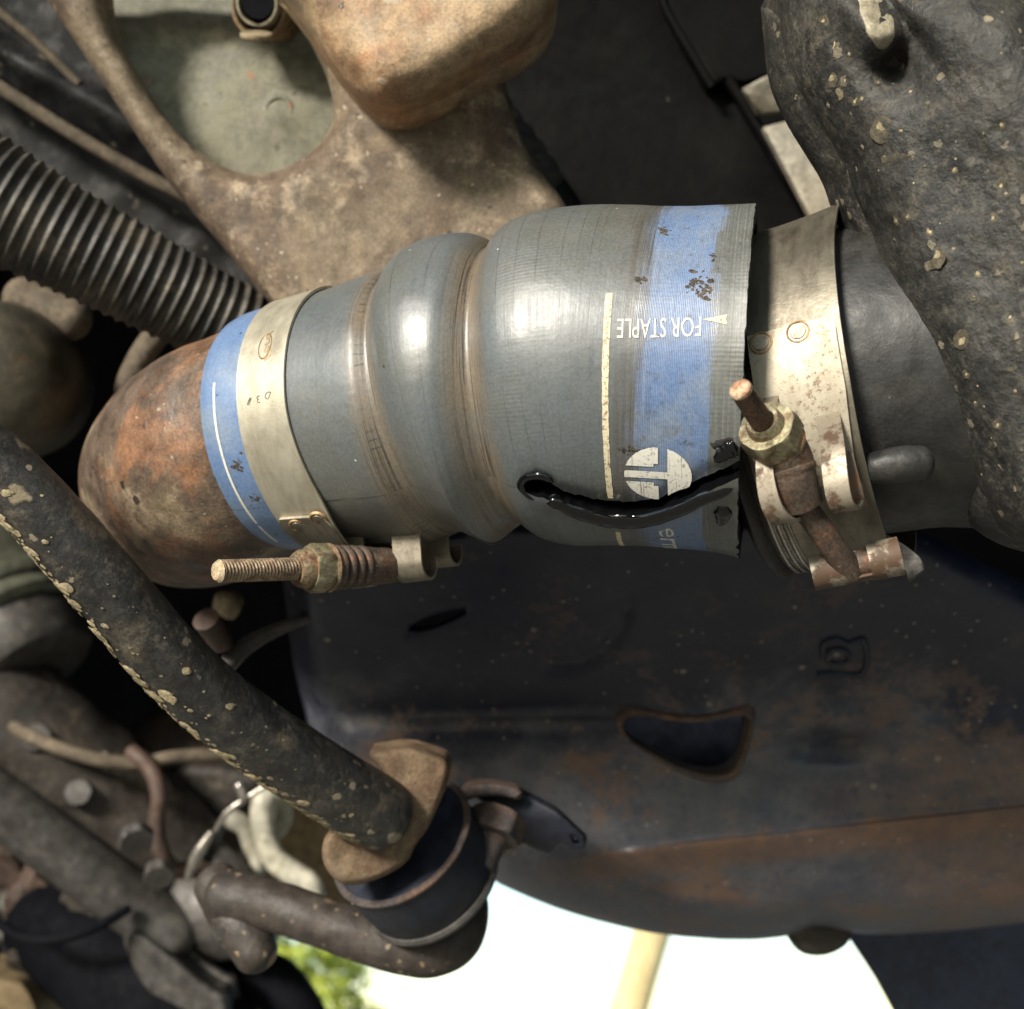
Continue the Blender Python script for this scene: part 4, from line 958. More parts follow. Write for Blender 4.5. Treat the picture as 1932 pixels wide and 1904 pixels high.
fit = thing('pipe_stub', D(505, 14, .375), 'short brown open pipe stub with a round tab in the bracket window', 'pipe stub')
_ax = nrm((-.18, -.30, 1)); _p = D(510, 24, .376)
put('stub_tube', lathe(_p - _ax * .012, _ax, [(0, .0078), (.022, .0090), (.0226, .0089), (.0228, .0084), (.0226, .0079), (.006, .0076), (.004, 0)], 56), m_ringt, fit)
put('stub_liner', lathe(_p - _ax * .003 + np.array([.0012, .0012, 0]), _ax, [(0, 0), (0, .0066), (.018, .0068), (.0182, .0061), (.002, .0058), (.002, 0)], 48), m_pale, fit)
put('stub_hollow', lathe(_p - _ax * .001 + np.array([.0018, .0020, 0]), _ax, [(.004, 0), (.0165, .0001), (.0165, .0054), (.004, .0056)], 40), m_void, fit)  # black plug standing in for the shade inside the open stub
_ax2 = nrm((.06, .86, .52)); put('round_tab', lathe(D(484, 72, .352), _ax2, [(0, 0), (0, .0046), (.0004, .0050), (.0012, .0050), (.0016, .0046), (.0016, 0)], 40), m_coin, fit)
# ------------------------------------------------------------------ black plastic behind
sh = thing('splash_shield', D(150, 200, .43), 'black mud-flecked splash shield with a dusty seam at the upper left', 'shield')
def shd(u, v):
    x = (v - 170) - .56 * (u - 0); return .43 + .010 * (1 / (1 + math.exp(-x / 14))) - .006 * math.exp(-((x + 75) / 26)**2) + .002 * nz(u / 80, v / 80)
put('shield_sheet', plate([(-90, -80), (420, -80), (560, 500), (430, 640), (-90, 470)], shd, .006, step=16, smooth=0), m_shield, sh, sharp=70)
put('seam', tube([(-60, 130, .424), (20, 178, .424), (110, 236, .424), (200, 290, .424), (280, 335, .424), (360, 375, .424)], .0026, N=50, M=14), m_ridge, sh)
put('seam', tube([(-60, -20, .428), (20, 40, .428), (90, 100, .428), (150, 160, .428)], .0018, N=40, M=12), m_ridge, sh)
fan = thing('fan_shroud', D(1250, 250, .43), 'flat black plastic shroud with stepped ribs above the hose', 'shroud')
put('shroud_sheet', plate([(780, -80), (1620, -80), (1640, 720), (850, 720)], lambda u, v: .432 + .002 * nz(u / 200, v / 200), .006, step=40, smooth=0), m_shroud, fan)
put('step_panel', plate([(1225, -80), (1500, -80), (1500, 130), (1402, 160), (1372, 148), (1338, 168), (1258, 20)], lambda u, v: .424, .007, rnd=10, rdep=.002, step=16, smooth=0), m_shroud, fan)
put('rib', tube([(1232, -60, .423), (1258, 20, .423), (1300, 92, .423), (1343, 164, .423)], .0016, N=30, M=12), m_shroud, fan)
put('rib', tube([(1375, 150, .425), (1430, 240, .425), (1490, 340, .425), (1548, 436, .425)], .0022, N=30, M=12), m_shroud, fan)
gp = plate([(1402, 166), (1452, 140), (1512, 112), (1580, 130), (1580, 206), (1500, 210), (1432, 218)], lambda u, v: .412 + .0001 * (v - 160), .003, rnd=8, rdep=.001, step=18, smooth=0)
tag(put('fin_plate', gp, m_greyplate), 'short brown-grey metal plate at the upper tank edge, above the longer plate', 'plate', 'metal plates behind the tank')
gp = plate([(1440, 240), (1500, 224), (1600, 204), (1680, 330), (1680, 430), (1534, 420)], lambda u, v: .405 - .00004 * (v - 240), .003, rnd=8, rdep=.001, step=18, smooth=0)
tag(put('fin_plate', gp, m_greyplate), 'longer pale stained metal plate between black shroud and clamp strap', 'plate', 'metal plates behind the tank')
cb = tube([(880, 140, .392), (930, 215, .392), (985, 290, .391), (1030, 345, .390)], [.0068, .0072, .0074, .0066], N=60, M=28, rfn=lambda s, a: .0005 * math.sin(s * 900 + 3 * a) + .0004 * nz(s * 200, a * 2), cap='round')
cable = tag(put('braided_cable', cb, m_cable), 'black braided cable sleeve running behind the hose crest', 'cable')
put('cable_core', tube([(1020, 332, .392), (1060, 385, .392), (1110, 470, .392)], .0058, N=20, M=20), m_shroud, cable)
# ------------------------------------------------------------------ corrugated hose at the left
LP = [(-90, 330, .335), (0, 385, .340), (130, 455, .348), (260, 522, .357), (370, 578, .366), (470, 630, .375), (560, 690, .386)]
lr = [.0178, .0170, .0160, .0150, .0143, .0138, .0136]
PITCH_L = .00385
lm = tube(LP, lr, N=760, M=44, rfn=lambda s, a: .0010 * math.exp(-((((s / PITCH_L + .5) % 1) - .5) / .24)**2) - .0004 + .0005 * nz(s * 40, a) + .0005 * nz(s * 12, math.cos(a) * 2, math.sin(a) * 2), cap=None)
tag(put('corrugated_conduit', lm, m_loom), 'dusty black corrugated flexible conduit at the left edge', 'conduit')
# ------------------------------------------------------------------ round housing and thin hose in the dark at the left
m = lathe(D(-15, 715, .40), nrm((.25, -.05, 1)), [(-.05, .0), (-.05, .0285), (-.01, .0282), (.004, .0262), (.012, .020), (.015, .010), (.0155, 0)], 60)
tag(put('round_housing', m, m_olive), 'dim olive-brown round housing below the corrugated conduit', 'housing')
tag(put('rubber_tube', tube([(330, 600, .43), (290, 640, .43), (258, 690, .43), (240, 740, .43), (245, 790, .43)], .0048, N=40, M=18), m_ridge), 'short curved grey rubber tube behind the corrugated conduit', 'tube')
tag(put('hose_stub', tube([(40, 560, .42), (90, 585, .42), (140, 605, .42)], .0075, N=24, M=20, cap='round'), m_ridge), 'blurred grey-brown hose stub above the round housing', 'hose stub')
# ------------------------------------------------------------------ spattered bar crossing at the lower left
bar = tag(put('stabilizer_bar', tube([(-100, 815, .268), (0, 886, .272), (108, 998, .277), (212, 1118, .283), (305, 1228, .290), (405, 1325, .298), (520, 1412, .308), (630, 1484, .318), (716, 1536, .327)],
              [.0083, .0084, .0086, .0088, .0091, .0094, .0098, .0102, .0105], N=160, M=48, cap='round', rfn=lambda s, a: .00025 * nz(s * 120, math.cos(a) * 2, math.sin(a) * 2)), m_bar), 'mud-spattered black stabilizer bar crossing the lower left corner', 'bar')
sp = MB(); rr = random.Random(12)
BC = hermite(np.array([D(*p) for p in [(-100, 815, .268), (0, 886, .272), (108, 998, .277), (212, 1118, .283), (305, 1228, .290), (405, 1325, .298), (520, 1412, .308), (630, 1484, .318), (716, 1536, .327)]]), 200)
BT, B1, B2 = frames(BC); vd = np.array([0, 0, 1.0])
for k in range(380):
    i = rr.randrange(10, 195); side = nrm(np.cross(BT[i], vd)); side = side if side[1] < 0 else -side
    x = rr.choice((rr.uniform(-.6, .98), rr.uniform(.6, .99), rr.uniform(.75, .99), rr.uniform(.8, .99))); f = nrm(vd - BT[i] * BT[i][2])
    n = side * x + f * math.sqrt(1 - x * x); R_ = .0083 + .0021 * i / 200
    sp.join(blob(BC[i] + n * R_, rr.choice((.0002, .00025, .0003, .0003, .0004, .0004, .0005, .0005, .0006, .0008, .0011, .0016)) * (1 if x > .4 else .6), 300 + k, .35, 3, (1.2, .9, .10), n))
    if k < 60:
        x = rr.uniform(.72, .97); n = nrm(side * x + f * math.sqrt(1 - x * x)); sp.join(blob(BC[i] + n * R_, rr.uniform(.0009, .0021), 900 + k, .5, 3, (1.3, .8, .12), n))
tag(put('mud_splat', sp, m_splat, bar), kind='stuff')
# ------------------------------------------------------------------ frame rail
def vr(u): return float(np.interp(u, [1100, 1200, 1320, 1500, 1700, 1932, 2000], [1612, 1602, 1586, 1568, 1546, 1520, 1512]))
def rail_d(u, v):
    crease = 1372 - .03 * (u - 900)
    d = float(np.interp(v, [900, 1000, 1150, 1340, 1420, 1600, 1700, 1780], [.334, .342, .372, .408, .412, .422, .436, .456])) - .000012 * (u - 900)
    x = (v - crease) / 26; d -= .005 / (1 + math.exp(-x)) + .0045 * math.exp(-((v - crease - 10) / 38)**2)
    on = 1 / (1 + math.exp(-(u - 1180) / 14)); w = v - vr(u)
    d -= on * .0036 * (1 / (1 + math.exp(-max(-60, min(60, w / 1.6))))) * max(0, 1 - max(0, w) / 95)**1.3
    d += .003 * math.exp(-((math.hypot(u - 1060, (v - 1130) * 1.0) - 125) / 10)**2) * (1 if (u > 1030 and v > 1120) else 0)
    d += .0085 * math.exp(-((u - 1570) / 85)**4 - ((v - 1408) / 28)**2)
    d += .0012 * nz(u / 160, v / 160, 9.1) + .0003 * nz(u / 35, v / 35, 2.7)
    return d
rail = thing('frame_rail', D(1300, 1500, .41), 'dark rusted steel frame rail with a curved hole under the hose', 'frame rail')
HOLE = [(1174, 1372), (1182, 1354), (1212, 1350), (1270, 1362), (1325, 1364), (1375, 1353), (1416, 1348), (1409, 1392), (1394, 1432), (1384, 1454), (1346, 1463), (1290, 1450), (1222, 1416), (1186, 1392)]
SLOT = [(768, 1192), (790, 1172), (830, 1156), (884, 1146), (878, 1158), (840, 1176), (800, 1190)]
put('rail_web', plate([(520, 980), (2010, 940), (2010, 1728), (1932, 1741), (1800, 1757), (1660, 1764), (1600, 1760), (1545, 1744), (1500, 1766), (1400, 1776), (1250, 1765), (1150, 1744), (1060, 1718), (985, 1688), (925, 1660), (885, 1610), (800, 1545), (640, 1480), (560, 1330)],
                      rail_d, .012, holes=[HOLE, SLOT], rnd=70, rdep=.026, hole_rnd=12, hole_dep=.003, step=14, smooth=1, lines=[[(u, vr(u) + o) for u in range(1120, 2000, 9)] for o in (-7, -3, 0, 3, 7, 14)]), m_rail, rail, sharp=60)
hr = [(1292 + (u - 1292) * 1.13 - 2, 1408 + (v - 1408) * 1.36) for u, v in HOLE]
put('hole_rim', plate(hr, lambda u, v: rail_d(u, v) - .0016, .004, holes=[HOLE], rnd=14, rdep=.0026, hole_rnd=10, hole_dep=.003, step=8, smooth=2), m_railrust, rail, sharp=70)
put('lower_tab', plate([(1478, 1742), (1510, 1738), (1610, 1742), (1606, 1776), (1578, 1798), (1540, 1806), (1508, 1798), (1488, 1776)], lambda u, v: .462, .008, rnd=14, rdep=.004, step=12, smooth=1), m_brown, rail)
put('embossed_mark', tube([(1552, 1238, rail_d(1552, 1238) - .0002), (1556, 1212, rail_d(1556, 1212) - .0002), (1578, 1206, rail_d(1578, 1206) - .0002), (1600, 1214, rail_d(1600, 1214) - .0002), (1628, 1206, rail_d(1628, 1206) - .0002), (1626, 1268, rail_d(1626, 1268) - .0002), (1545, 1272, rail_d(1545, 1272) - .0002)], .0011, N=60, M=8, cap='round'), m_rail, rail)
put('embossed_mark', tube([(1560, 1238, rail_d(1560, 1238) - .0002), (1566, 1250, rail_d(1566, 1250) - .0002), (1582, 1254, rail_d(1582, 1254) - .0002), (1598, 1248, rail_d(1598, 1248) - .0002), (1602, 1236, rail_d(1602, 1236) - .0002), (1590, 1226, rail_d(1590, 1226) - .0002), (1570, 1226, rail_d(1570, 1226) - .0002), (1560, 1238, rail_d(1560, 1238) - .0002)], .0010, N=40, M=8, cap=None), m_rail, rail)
put('box_floor', plate([(1100, 1280), (1480, 1280), (1480, 1540), (1100, 1540)], lambda u, v: .47, .004, step=40, smooth=0), m_navy, rail)
# bracket the bar runs into, bushing, lower rod
cbk = tag(put('bar_bracket', plate([(690, 1420), (720, 1416), (765, 1408), (822, 1424), (848, 1436), (848, 1470), (828, 1520), (806, 1566), (782, 1596), (770, 1628), (722, 1656), (672, 1672), (640, 1668), (614, 1640), (606, 1610), (612, 1576), (636, 1560), (670, 1596), (712, 1590), (742, 1562), (752, 1524), (740, 1480), (716, 1448)],
                       lambda u, v: .326 + .00004 * (u - 700) + .0008 * nz(u / 40, v / 40), .012, rnd=12, rdep=.004, step=9, smooth=1), m_rustdark), 'tan rusty C-shaped bracket at the end of the spattered bar', 'bracket')
cbk.data.materials[0] = m_tanrust = grimy('tan_rusty_plate', (.15, .105, .065), (.10, .062, .038), 60, .42, .65, (.2, .155, .1), 80, .55, .72, spots=[((.3, .25, .18), 260, .25, .2)], rough=.7, bscale=400, bstr=.5, fine=.25, spec=.3)
bush = thing('bushing', D(790, 1620, .36), 'dark blue-black cylindrical bushing with rust-edged rim beside the tan bracket', 'bushing')
bax = nrm((.42, -.75, -.51)); bp = D(757, 1584, .352)
put('bushing_barrel', lathe(bp, bax, [(0, 0), (0, .0215), (.0012, .0228), (.010, .0230), (.018, .0224), (.0202, .0210), (.0205, .012), (.0205, 0)], 72), m_navy, bush)
put('bushing_rim', lathe(bp - bax * .0006, bax, [(0, .0215), (-.0002, .0230), (.0003, .0235), (.0010, .0235), (.0014, .0229)], 72), m_railrust, bush)
put('bushing_cap', lathe(bp + bax * .0185, bax, [(0, .0205), (.0004, .0228), (.0016, .0234), (.0032, .0228), (.0036, .0208)], 72), m_greymetal, bush)
flg = thing('mounting_flange', D(1000, 1550, .39), 'dark folded steel flange with a rusty bolt beside the bushing', 'flange')
put('flange_plate', plate([(868, 1486), (915, 1480), (985, 1494), (1052, 1530), (1108, 1582), (1104, 1604), (1076, 1604), (1056, 1590), (1036, 1614), (984, 1592), (950, 1540), (905, 1512)], lambda u, v: .376 - .00004 * (u - 900) + .00010 * max(0, v - 1545), .005, rnd=8, rdep=.002, step=10, smooth=0, holes=[[(1078, 1578), (1090, 1582), (1094, 1592), (1084, 1592)]]), m_navy, flg)
_ba = nrm(D(908, 1640, .352) - D(940, 1548, .362))
put('bolt_shaft', rod(D(940, 1548, .362), D(908, 1640, .352), .0052, .0042), m_railrust, flg)
put('bolt_head', hexnut(D(942, 1538, .362), _ba, .0092, .0075, .001), m_railrust, flg)
put('flange_rim', plate([(866, 1490), (900, 1476), (960, 1482), (990, 1494), (982, 1512), (940, 1500), (900, 1504), (872, 1514)], lambda u, v: .366, .006, rnd=6, rdep=.002, step=8, smooth=1), m_railrust, flg)
put('bright_edge', tube([(902, 1662, .370), (925, 1632, .372), (958, 1606, .374), (985, 1592, .378), (1036, 1610, .380)], .0006, N=50, M=8, rfn=lambda s, a: .0004 * nz(s * 400, a)), m_pale, flg)
rodt = tube([(428, 1690, .372), (470, 1698, .370), (545, 1718, .366), (640, 1752, .362), (740, 1784, .360), (812, 1794, .362), (862, 1770, .366), (884, 1722, .372), (886, 1670, .38)],
            [.0085, .0082, .0078, .0076, .0078, .0080, .0078, .0066, .005], N=110, M=32, cap='round', rfn=lambda s, a: .0003 * nz(s * 150, math.cos(a) * 2, math.sin(a) * 2))
m_rodm = grimy('speckled_brown_rod', (.042, .033, .027), (.028, .023, .02), 60, .42, .65, (.09, .066, .045), 90, .55, .72, spots=[((.24, .17, .10), 120, .34, .4), ((.2, .15, .10), 300, .34, .5)], rough=.6, bscale=400, bstr=.5, fine=.25)
tag(put('curved_rod', rodt, m_rodm), 'speckled brown curved rod under the bushing against the bright sky', 'rod')
cl = thing('rod_clevis', D(445, 1720, .368), 'dull grey-brown clevis collar on the left end of the curved rod', 'clevis')
put('clevis_body', tube([(408, 1668, .378), (436, 1708, .374), (462, 1752, .370), (484, 1800, .366)], [.0075, .0085, .0084, .0070], N=40, M=30, cap='round', rfn=lambda s, a: .0004 * nz(s * 150, math.cos(a) * 2, math.sin(a) * 2)), m_rodm, cl)
put('clevis_ring', tube([(446, 1726, .3725), (453, 1738, .372), (459, 1749, .3715)], [.0090, .0093, .0090], N=12, M=36, cap='flat'), m_greymetal, cl)
# thin cable and small dim lumps behind
tag(put('thin_cable', tube([(420, 1262, .372), (470, 1215, .377), (540, 1180, .381), (600, 1158, .385), (660, 1108, .389)], [.0030, .0028, .0022, .0019, .0018], N=50, M=14), m_greymetal), 'thin grey cable curving through the dark under the long stud', 'cable')
tag(put('metal_clip', rod(D(388, 1168, .36), D(420, 1215, .37), .0042, .0036), m_redbrown), 'small brown metal clip beside the thin grey cable', 'clip')
tag(put('rubber_plug', blob(D(430, 1140, .43), .0055, 3, .3), m_coin), 'blurred tan rubber plug in the dark under the rusty pipe', 'plug')
# ------------------------------------------------------------------ dark inside of the engine bay
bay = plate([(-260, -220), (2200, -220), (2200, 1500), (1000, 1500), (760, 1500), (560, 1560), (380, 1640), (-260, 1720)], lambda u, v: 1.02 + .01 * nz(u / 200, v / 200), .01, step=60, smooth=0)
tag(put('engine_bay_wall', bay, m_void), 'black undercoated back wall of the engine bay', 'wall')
bs = plate([(300, 1390), (700, 1440), (720, 1560), (690, 1700), (640, 1720), (420, 1800), (300, 1760)], lambda u, v: .82 + .00008 * (u - 400), .012, rnd=14, rdep=.004, step=20, smooth=1)
tag(put('fender_panel', bs, m_tanback), 'blurred tan inner fender panel behind the white tubes', 'panel')
# unseen body panels, added to keep sky light off the parts
bd = thing('sky_block_body', (0, .2, -.3), 'dark underside of the vehicle body around the parts', 'vehicle body')  # added unseen panels, there only to block sky light
def box(x0, x1, y0, y1, z0, z1):
    v = [(x, y, z) for x in (x0, x1) for y in (y0, y1) for z in (z0, z1)]
    return MB().add(v, [(0, 1, 3, 2), (4, 6, 7, 5), (0, 4, 5, 1), (2, 3, 7, 6), (0, 2, 6, 4), (1, 5, 7, 3)])
put('sky_block_pan', box(-1.1, 1.1, -.80, 1.45, 1.22, 1.24), m_void, bd, world=True)
put('sky_block_side', box(.78, .80, -.45, 1.45, .30, 1.218), m_void, bd, world=True)
put('sky_block_side', box(-.60, -.58, .15, 1.45, .30, 1.218), m_void, bd, world=True)
# canister with ridged cap
can = thing('ribbed_canister', D(60, 1180, .5940), 'grey-green ribbed canister end left of the spattered bar', 'canister')
cax = nrm((.52, -.62, .30)); cp = D(-40, 1075, .6352)
put('canister_body', lathe(cp, cax, [(-.03300, .0), (-.03300, .03547), (.02310, .03663), (.02475, .04043), (.02970, .04125), (.03300, .03960), (.03383, .03712), (.03712, .03712), (.03828, .03993), (.04323, .04059), (.04537, .03828), (.04620, .03383)], 64), m_green, can)
put('canister_end', lathe(cp, cax, [(.04587, .03399), (.06600, .03300), (.07013, .02970), (.07177, .01980), (.07177, 0)], 64), m_greymetal, can)
# arm and knuckle
arm = tag(put('control_arm', tube([(-120, 1250, .6105), (0, 1345, .6105), (120, 1440, .6138), (230, 1530, .6204), (330, 1610, .6270)], [.03465, .03465, .03300, .03135, .02805], N=60, M=40, cap='round', rfn=lambda s, a: .00148 * nz(s * 60, math.cos(a) * 2, math.sin(a) * 2)), m_brown), 'greasy brown control arm slanting across the lower left', 'arm')
low = tag(put('lower_link', tube([(-120, 1440, .5692), (0, 1520, .5742), (110, 1600, .5808), (215, 1680, .5874), (330, 1760, .5940)], [.01403, .01452, .01485, .01485, .01452], N=50, M=28, cap='round'), m_greymetal), 'grey-brown link rod below the brown control arm', 'rod')
kn = thing('knuckle_housing', D(360, 1480, .6600), 'blurred red-brown rounded housing with dark bolt under the bar', 'housing')
put('housing_body', lathe(D(350, 1500, .7095), nrm((.12, -.1, 1)), [(-.03300, .04950), (0, .05247), (.01980, .05032), (.03135, .04290), (.03630, .02640), (.03762, 0)], 60), m_redbrown, kn)
put('housing_lug', plate([(250, 1500), (330, 1440), (430, 1440), (520, 1470), (480, 1500), (440, 1540), (400, 1600), (360, 1650), (300, 1660), (250, 1600)], lambda u, v: .6468, .01650, rnd=20, rdep=.00990, step=14, smooth=1), m_brown, kn)
put('housing_bolt', hexnut(D(312, 1602, .6352), nrm((.25, -.2, -1)), .01237, -.00990, .0002), m_navy, kn)
put('bright_edge', tube([(352, 1660, .52), (372, 1612, .52), (398, 1572, .52)], [.0012, .0028, .0016], N=30, M=10, cap='round'), m_ribs, kn)  # glints on the lug, built as bright steel slivers: this and the next two
put('bright_edge', tube([(405, 1568, .52), (430, 1532, .52), (468, 1504, .52), (514, 1474, .52)], [.0010, .0016, .0013, .001], N=30, M=10, cap='round'), m_ribs, kn)
put('bright_edge', tube([(452, 1482, .52), (458, 1494, .52), (462, 1506, .52)], .0026, N=12, M=10, cap='round'), m_ribs, kn)
put('coil_ring', tube([(280, 1480, .6105), (292, 1540, .6105), (288, 1610, .6105), (296, 1650, .6105), (340, 1662, .6138)], .00429, N=40, M=12), m_brown, kn)
put('coil_ring', tube([(248, 1520, .6138), (225, 1570, .6138), (228, 1620, .6138), (255, 1668, .6138), (310, 1690, .6138), (365, 1680, .6171), (395, 1650, .6204)], .00462, N=50, M=12), m_brown, kn)
# white tubes
g = 'dirty white tubes'
for pts, r_, lab in (([(545, 1478, .6187), (520, 1492, .6171), (502, 1500, .6138), (494, 1530, .6105), (500, 1580, .6089), (520, 1622, .6072), (556, 1650, .6055), (584, 1668, .6039), (592, 1692, .6039)], .00627, 'dirty white tube with a hook at its top, longest of the pale tubes'),
                     ([(510, 1495, .6303), (528, 1512, .6303), (532, 1540, .6303), (522, 1562, .6303), (500, 1575, .6303)], .00561, 'short pale tube curl just right of the long white tube'),
                     ([(436, 1545, .6369), (462, 1560, .6352), (474, 1590, .6352), (488, 1624, .6352), (474, 1650, .6369), (440, 1664, .6385)], .00528, 'thin pale brown tube left of the long white tube')):
    tag(put('rubber_hose', tube(pts, r_, N=60, M=18, cap='round'), m_white), lab, 'tube', g)
tag(put('steel_pin', tube([(366, 1586, .6303), (392, 1612, .6270), (418, 1642, .6237), (440, 1668, .6204)], [.00990, .01089, .01122, .01089], N=30, M=24, cap='round'), m_greymetal), 'blurred blue-grey steel pin beside the dark bolt', 'pin')
tag(put('rubber_boot', blob(D(335, 1712, .6138), .02063, 5, .5775, 3, (1.1, 1, 1)), m_void), 'black rubber boot blurred at the lower left below the bolt', 'boot')
tag(put('rod_end', tube([(372, 1700, .6105), (420, 1722, .6072), (462, 1744, .6072), (480, 1760, .6105)], [.02063, .02227, .02063, .01485], N=30, M=30, cap='round'), m_greymetal), 'grey rod end joining the black boot and the curved rod', 'joint')
st = thing('shock_absorber', D(220, 1850, .5940), 'dark blurred shock absorber in the bottom left corner', 'shock absorber')
put('absorber_tube', tube([(90, 1740, .6138), (180, 1800, .6072), (280, 1880, .6006), (400, 1990, .5940)], [.02475, .02888, .03052, .03052], N=50, M=36, cap='round'), m_void, st)
put('absorber_shroud', plate([(225, 1752), (262, 1748), (330, 1800), (400, 1862), (430, 1868), (432, 1898), (470, 1990), (330, 1990), (262, 1862)], lambda u, v: .5742, .01980, rnd=16, rdep=.00990, step=14, smooth=1), m_greymetal, st)
tag(put('lower_bracket', plate([(-80, 1850), (30, 1838), (70, 1870), (96, 1990), (-80, 1990)], lambda u, v: .5775, .03300, rnd=16, rdep=.01155, step=18, smooth=1), m_tanback), 'tan bracket corner at the very bottom left', 'bracket')
tag(put('base_link', tube([(330, 1850, .6369), (420, 1840, .6336), (520, 1860, .6303), (600, 1990, .6270)], [.01650, .01650, .01485, .01485], N=40, M=24, cap='round'), m_void), 'dark link below the speckled curved rod', 'link')
tag(put('orange_clip', blob(D(10, 1558, .6600), .00858, 2, .6600), m_orange), 'tiny orange clip at the left edge', 'clip')
tag(put('ball_joint', blob(D(35, 1625, .6352), .02063, 4, .7425), m_redbrown), 'dark red lump of the ball joint at the left edge', 'joint')
for p, r_, lab in ((D(22, 1700, .6187), .00858, 'upper of two shiny steel bolt heads at the left edge'), (D(12, 1752, .6187), .00726, 'lower of two shiny steel bolt heads at the left edge')):
    tag(put('bolt_head', lathe(p, nrm((.3, .3, 1)), [(-.00660, r_), (0, r_), (.00330, r_ * .85), (.00577, r_ * .6600), (.00594, 0)], 30), m_ribs), lab, 'bolt', 'steel bolt heads at the left edge')
tag(put('grease_nipple', blob(D(58, 1690, .6105), .01072, 7, .6600, 2, (1, 1.6, 1)), m_redbrown), 'pinkish-brown lump beside the shiny bolt heads', 'fitting')

# more of the crowded lower left
for k, (u, v, d, r_, ax_) in enumerate([(70, 1395, .585, .0075, (.3, .4, 1)), (150, 1500, .585, .007, (.2, .5, 1)), (205, 1440, .60, .006, (-.3, .3, 1))]):
    put('arm_bolt', hexnut(D(u, v, d), nrm(ax_), r_, .006, .0004, ref=(1, .3, 0)), m_greymetal, arm)
tag(put('brake_line', tube([(-40, 1330, .60), (60, 1390, .575), (170, 1430, .57), (260, 1440, .575), (330, 1428, .58), (420, 1424, .59)], .0034, N=70, M=12, cap='round'), m_ridge), 'thin grey-brown brake line crossing the red-brown housing', 'brake line')
tag(put('wire', tube([(250, 1420, .575), (284, 1450, .57), (300, 1500, .565), (296, 1560, .565), (306, 1610, .565), (330, 1640, .57), (380, 1640, .58)], .0042, N=70, M=12, cap='round'), m_redbrown), 'brown wire looping down past the dark bolt', 'wire')
tag(put('wire', tube([(-30, 1720, .56), (40, 1768, .555), (110, 1772, .555), (180, 1750, .56), (240, 1716, .57)], .0024, N=50, M=10, cap='round'), m_void), 'thin black wire under the shiny bolt heads', 'wire')
for u, v, r_ in ((100, 1770, .012), (170, 1700, .010), (60, 1800, .011), (250, 1745, .009)):
    tag(put('caked_dirt', blob(D(u, v, .60), r_, int(u), .6, 3, (1.5, 1, .8)), m_brown), 'lump of caked brown dirt at the lower left', 'dirt', 'lumps of caked dirt')
tag(put('bracket_arm', plate([(-60, 1560), (60, 1600), (180, 1680), (250, 1760), (220, 1790), (120, 1740), (0, 1680), (-60, 1660)], lambda u, v: .615, .02, rnd=14, rdep=.008, step=16, smooth=1), m_redbrown), 'dull red-brown bracket arm behind the grey link rod', 'bracket')
for k, (u, v, r_) in enumerate([(255, 1575, .0052), (300, 1640, .0045)]):
    tag(put('hex_bolt', hexnut(D(u, v, .54), nrm((.5 - .2 * k, -.5, 1)), r_ * 1.6, .006, .0003, ref=(1, .2, 0)), m_greymetal), ['bare steel hex bolt left of the large dark bolt', 'small steel hex bolt under the large dark bolt', 'steel hex bolt on the grey link rod', 'small steel hex bolt above the clevis collar'][k], 'bolt', 'bare hex bolts in the lower left')
# flap hanging at the lower right
tag(put('mud_flap', plate([(1560, 1690), (2060, 1660), (2060, 2100), (1780, 2100), (1715, 1960), (1655, 1850), (1606, 1776)], lambda u, v: .56 + .003 * nz(u / 120, v / 120), .006, rnd=10, rdep=.002, step=24, smooth=0), m_mudflap), 'plain dark blue flap hanging at the lower right corner', 'flap')
# ------------------------------------------------------------------ world outside: ground, post, tree
gm = MB()
n = 60; R_ = 900.0
gx = np.sign(np.linspace(-1, 1, n)) * np.abs(np.linspace(-1, 1, n))**3 * R_
vs = [(x, y, .0) for y in gx for x in gx]; fs = [(j*n+i, j*n+i+1, (j+1)*n+i+1, (j+1)*n+i) for j in range(n-1) for i in range(n-1)]
m_ground = grimy('pale_gravel_drive', (.42, .38, .3), (.33, .3, .24), .7, .4, .6, rough=.9, bscale=60, bstr=.4, bdist=.01, fine=.2, spec=.2)
tag(put('ground', gm.add(vs, fs), m_ground, world=True), kind='structure')
def W3(u, v, d): return np.array(VEH @ Vector(tuple(D(u, v, d))))
m_post = grimy('pale_timber', (.62, .52, .28), (.5, .4, .2), 6, .4, .65, rough=.8, bscale=30, bstr=.5, bdist=.004, fine=.12, stretch=(1, 1, .15))
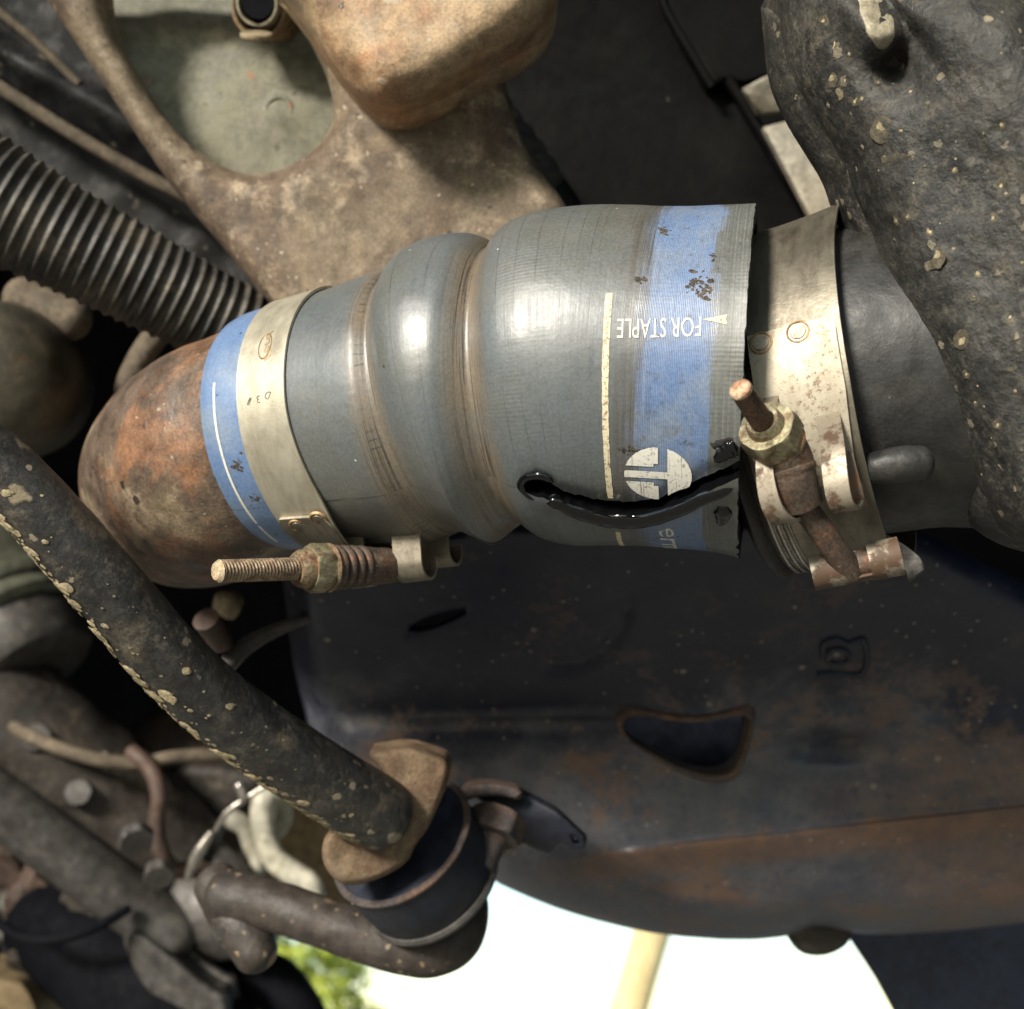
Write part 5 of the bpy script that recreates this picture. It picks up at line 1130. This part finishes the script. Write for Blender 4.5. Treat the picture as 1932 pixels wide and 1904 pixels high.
a, b = W3(1184, 1915, 4.6), W3(1236, 1740, 4.6); dr = (b - a) / (b[2] - a[2]); foot = a - dr * a[2]; top = b + dr * 1.4
pm = tube([tuple(foot), tuple(foot + dr * 1.0), tuple(top)], [.078, .075, .070], N=40, M=20, local=True, rfn=lambda s, t: .004 * nz(s * 3, t))
tag(put('timber_post', pm, m_post, world=True), 'sunlit pale timber post standing far behind the frame rail', 'post')
tree = thing('bush', (0, 0, 0), 'sunlit yellow-green bush glimpsed past the curved rod', 'bush'); 
tc = W3(560, 1865, 6.5); tree.location = (tc[0], tc[1], 0)
m_leaf = None
t = NT('yellow_green_leaf'); cc = t.mix(t.ss(t.noise(6, 3, .6), .35, .65), (.34, .38, .04), (.18, .24, .035)); m_leaf = t.done(cc, .5, 0, None, .4)
t.b.inputs['Subsurface Weight'].default_value = 0.0
m_bark = grimy('bush_bark', (.14, .1, .06), (.08, .06, .04), 12, .4, .6, rough=.9, bscale=60, bdist=.004)
rr = random.Random(5); lf = MB()
for k in range(5200):
    while True:
        q = np.array([rr.uniform(-1, 1) for _ in range(3)])
        if q @ q < 1 and rr.random() < .35 + .65 * (q @ q) and nz(*(q * 2.1 + 3)) > -.22: break
    p = np.array([tc[0], tc[1], .62]) + q * np.array([.52, .5, .66]); s = rr.uniform(.02, .05)
    e1 = nrm([rr.gauss(0, 1) for _ in range(3)]); e2 = nrm(np.cross(e1, [rr.gauss(0, 1) for _ in range(3)])); e3 = np.cross(e1, e2)
    lf.add([p - e1 * s, p + e2 * s * .45 + e3 * s * .1, p + e1 * s, p - e2 * s * .45 + e3 * s * .1], [(0, 1, 2), (0, 2, 3)])
tag(put('foliage', lf, m_leaf, tree, world=True), kind='stuff')
for k in range(7):
    a_ = k * 2.4; e = np.array([math.cos(a_) * .34, math.sin(a_) * .32, rr.uniform(.7, 1.05)]); b0 = np.array([tc[0], tc[1], 0])
    put('limb', tube([tuple(b0 + e * [.05, .05, 0]), tuple(b0 + e * [.45, .45, .5]), tuple(b0 + e)], [.022, .014, .005], N=14, M=8, local=True), m_bark, tree, world=True)
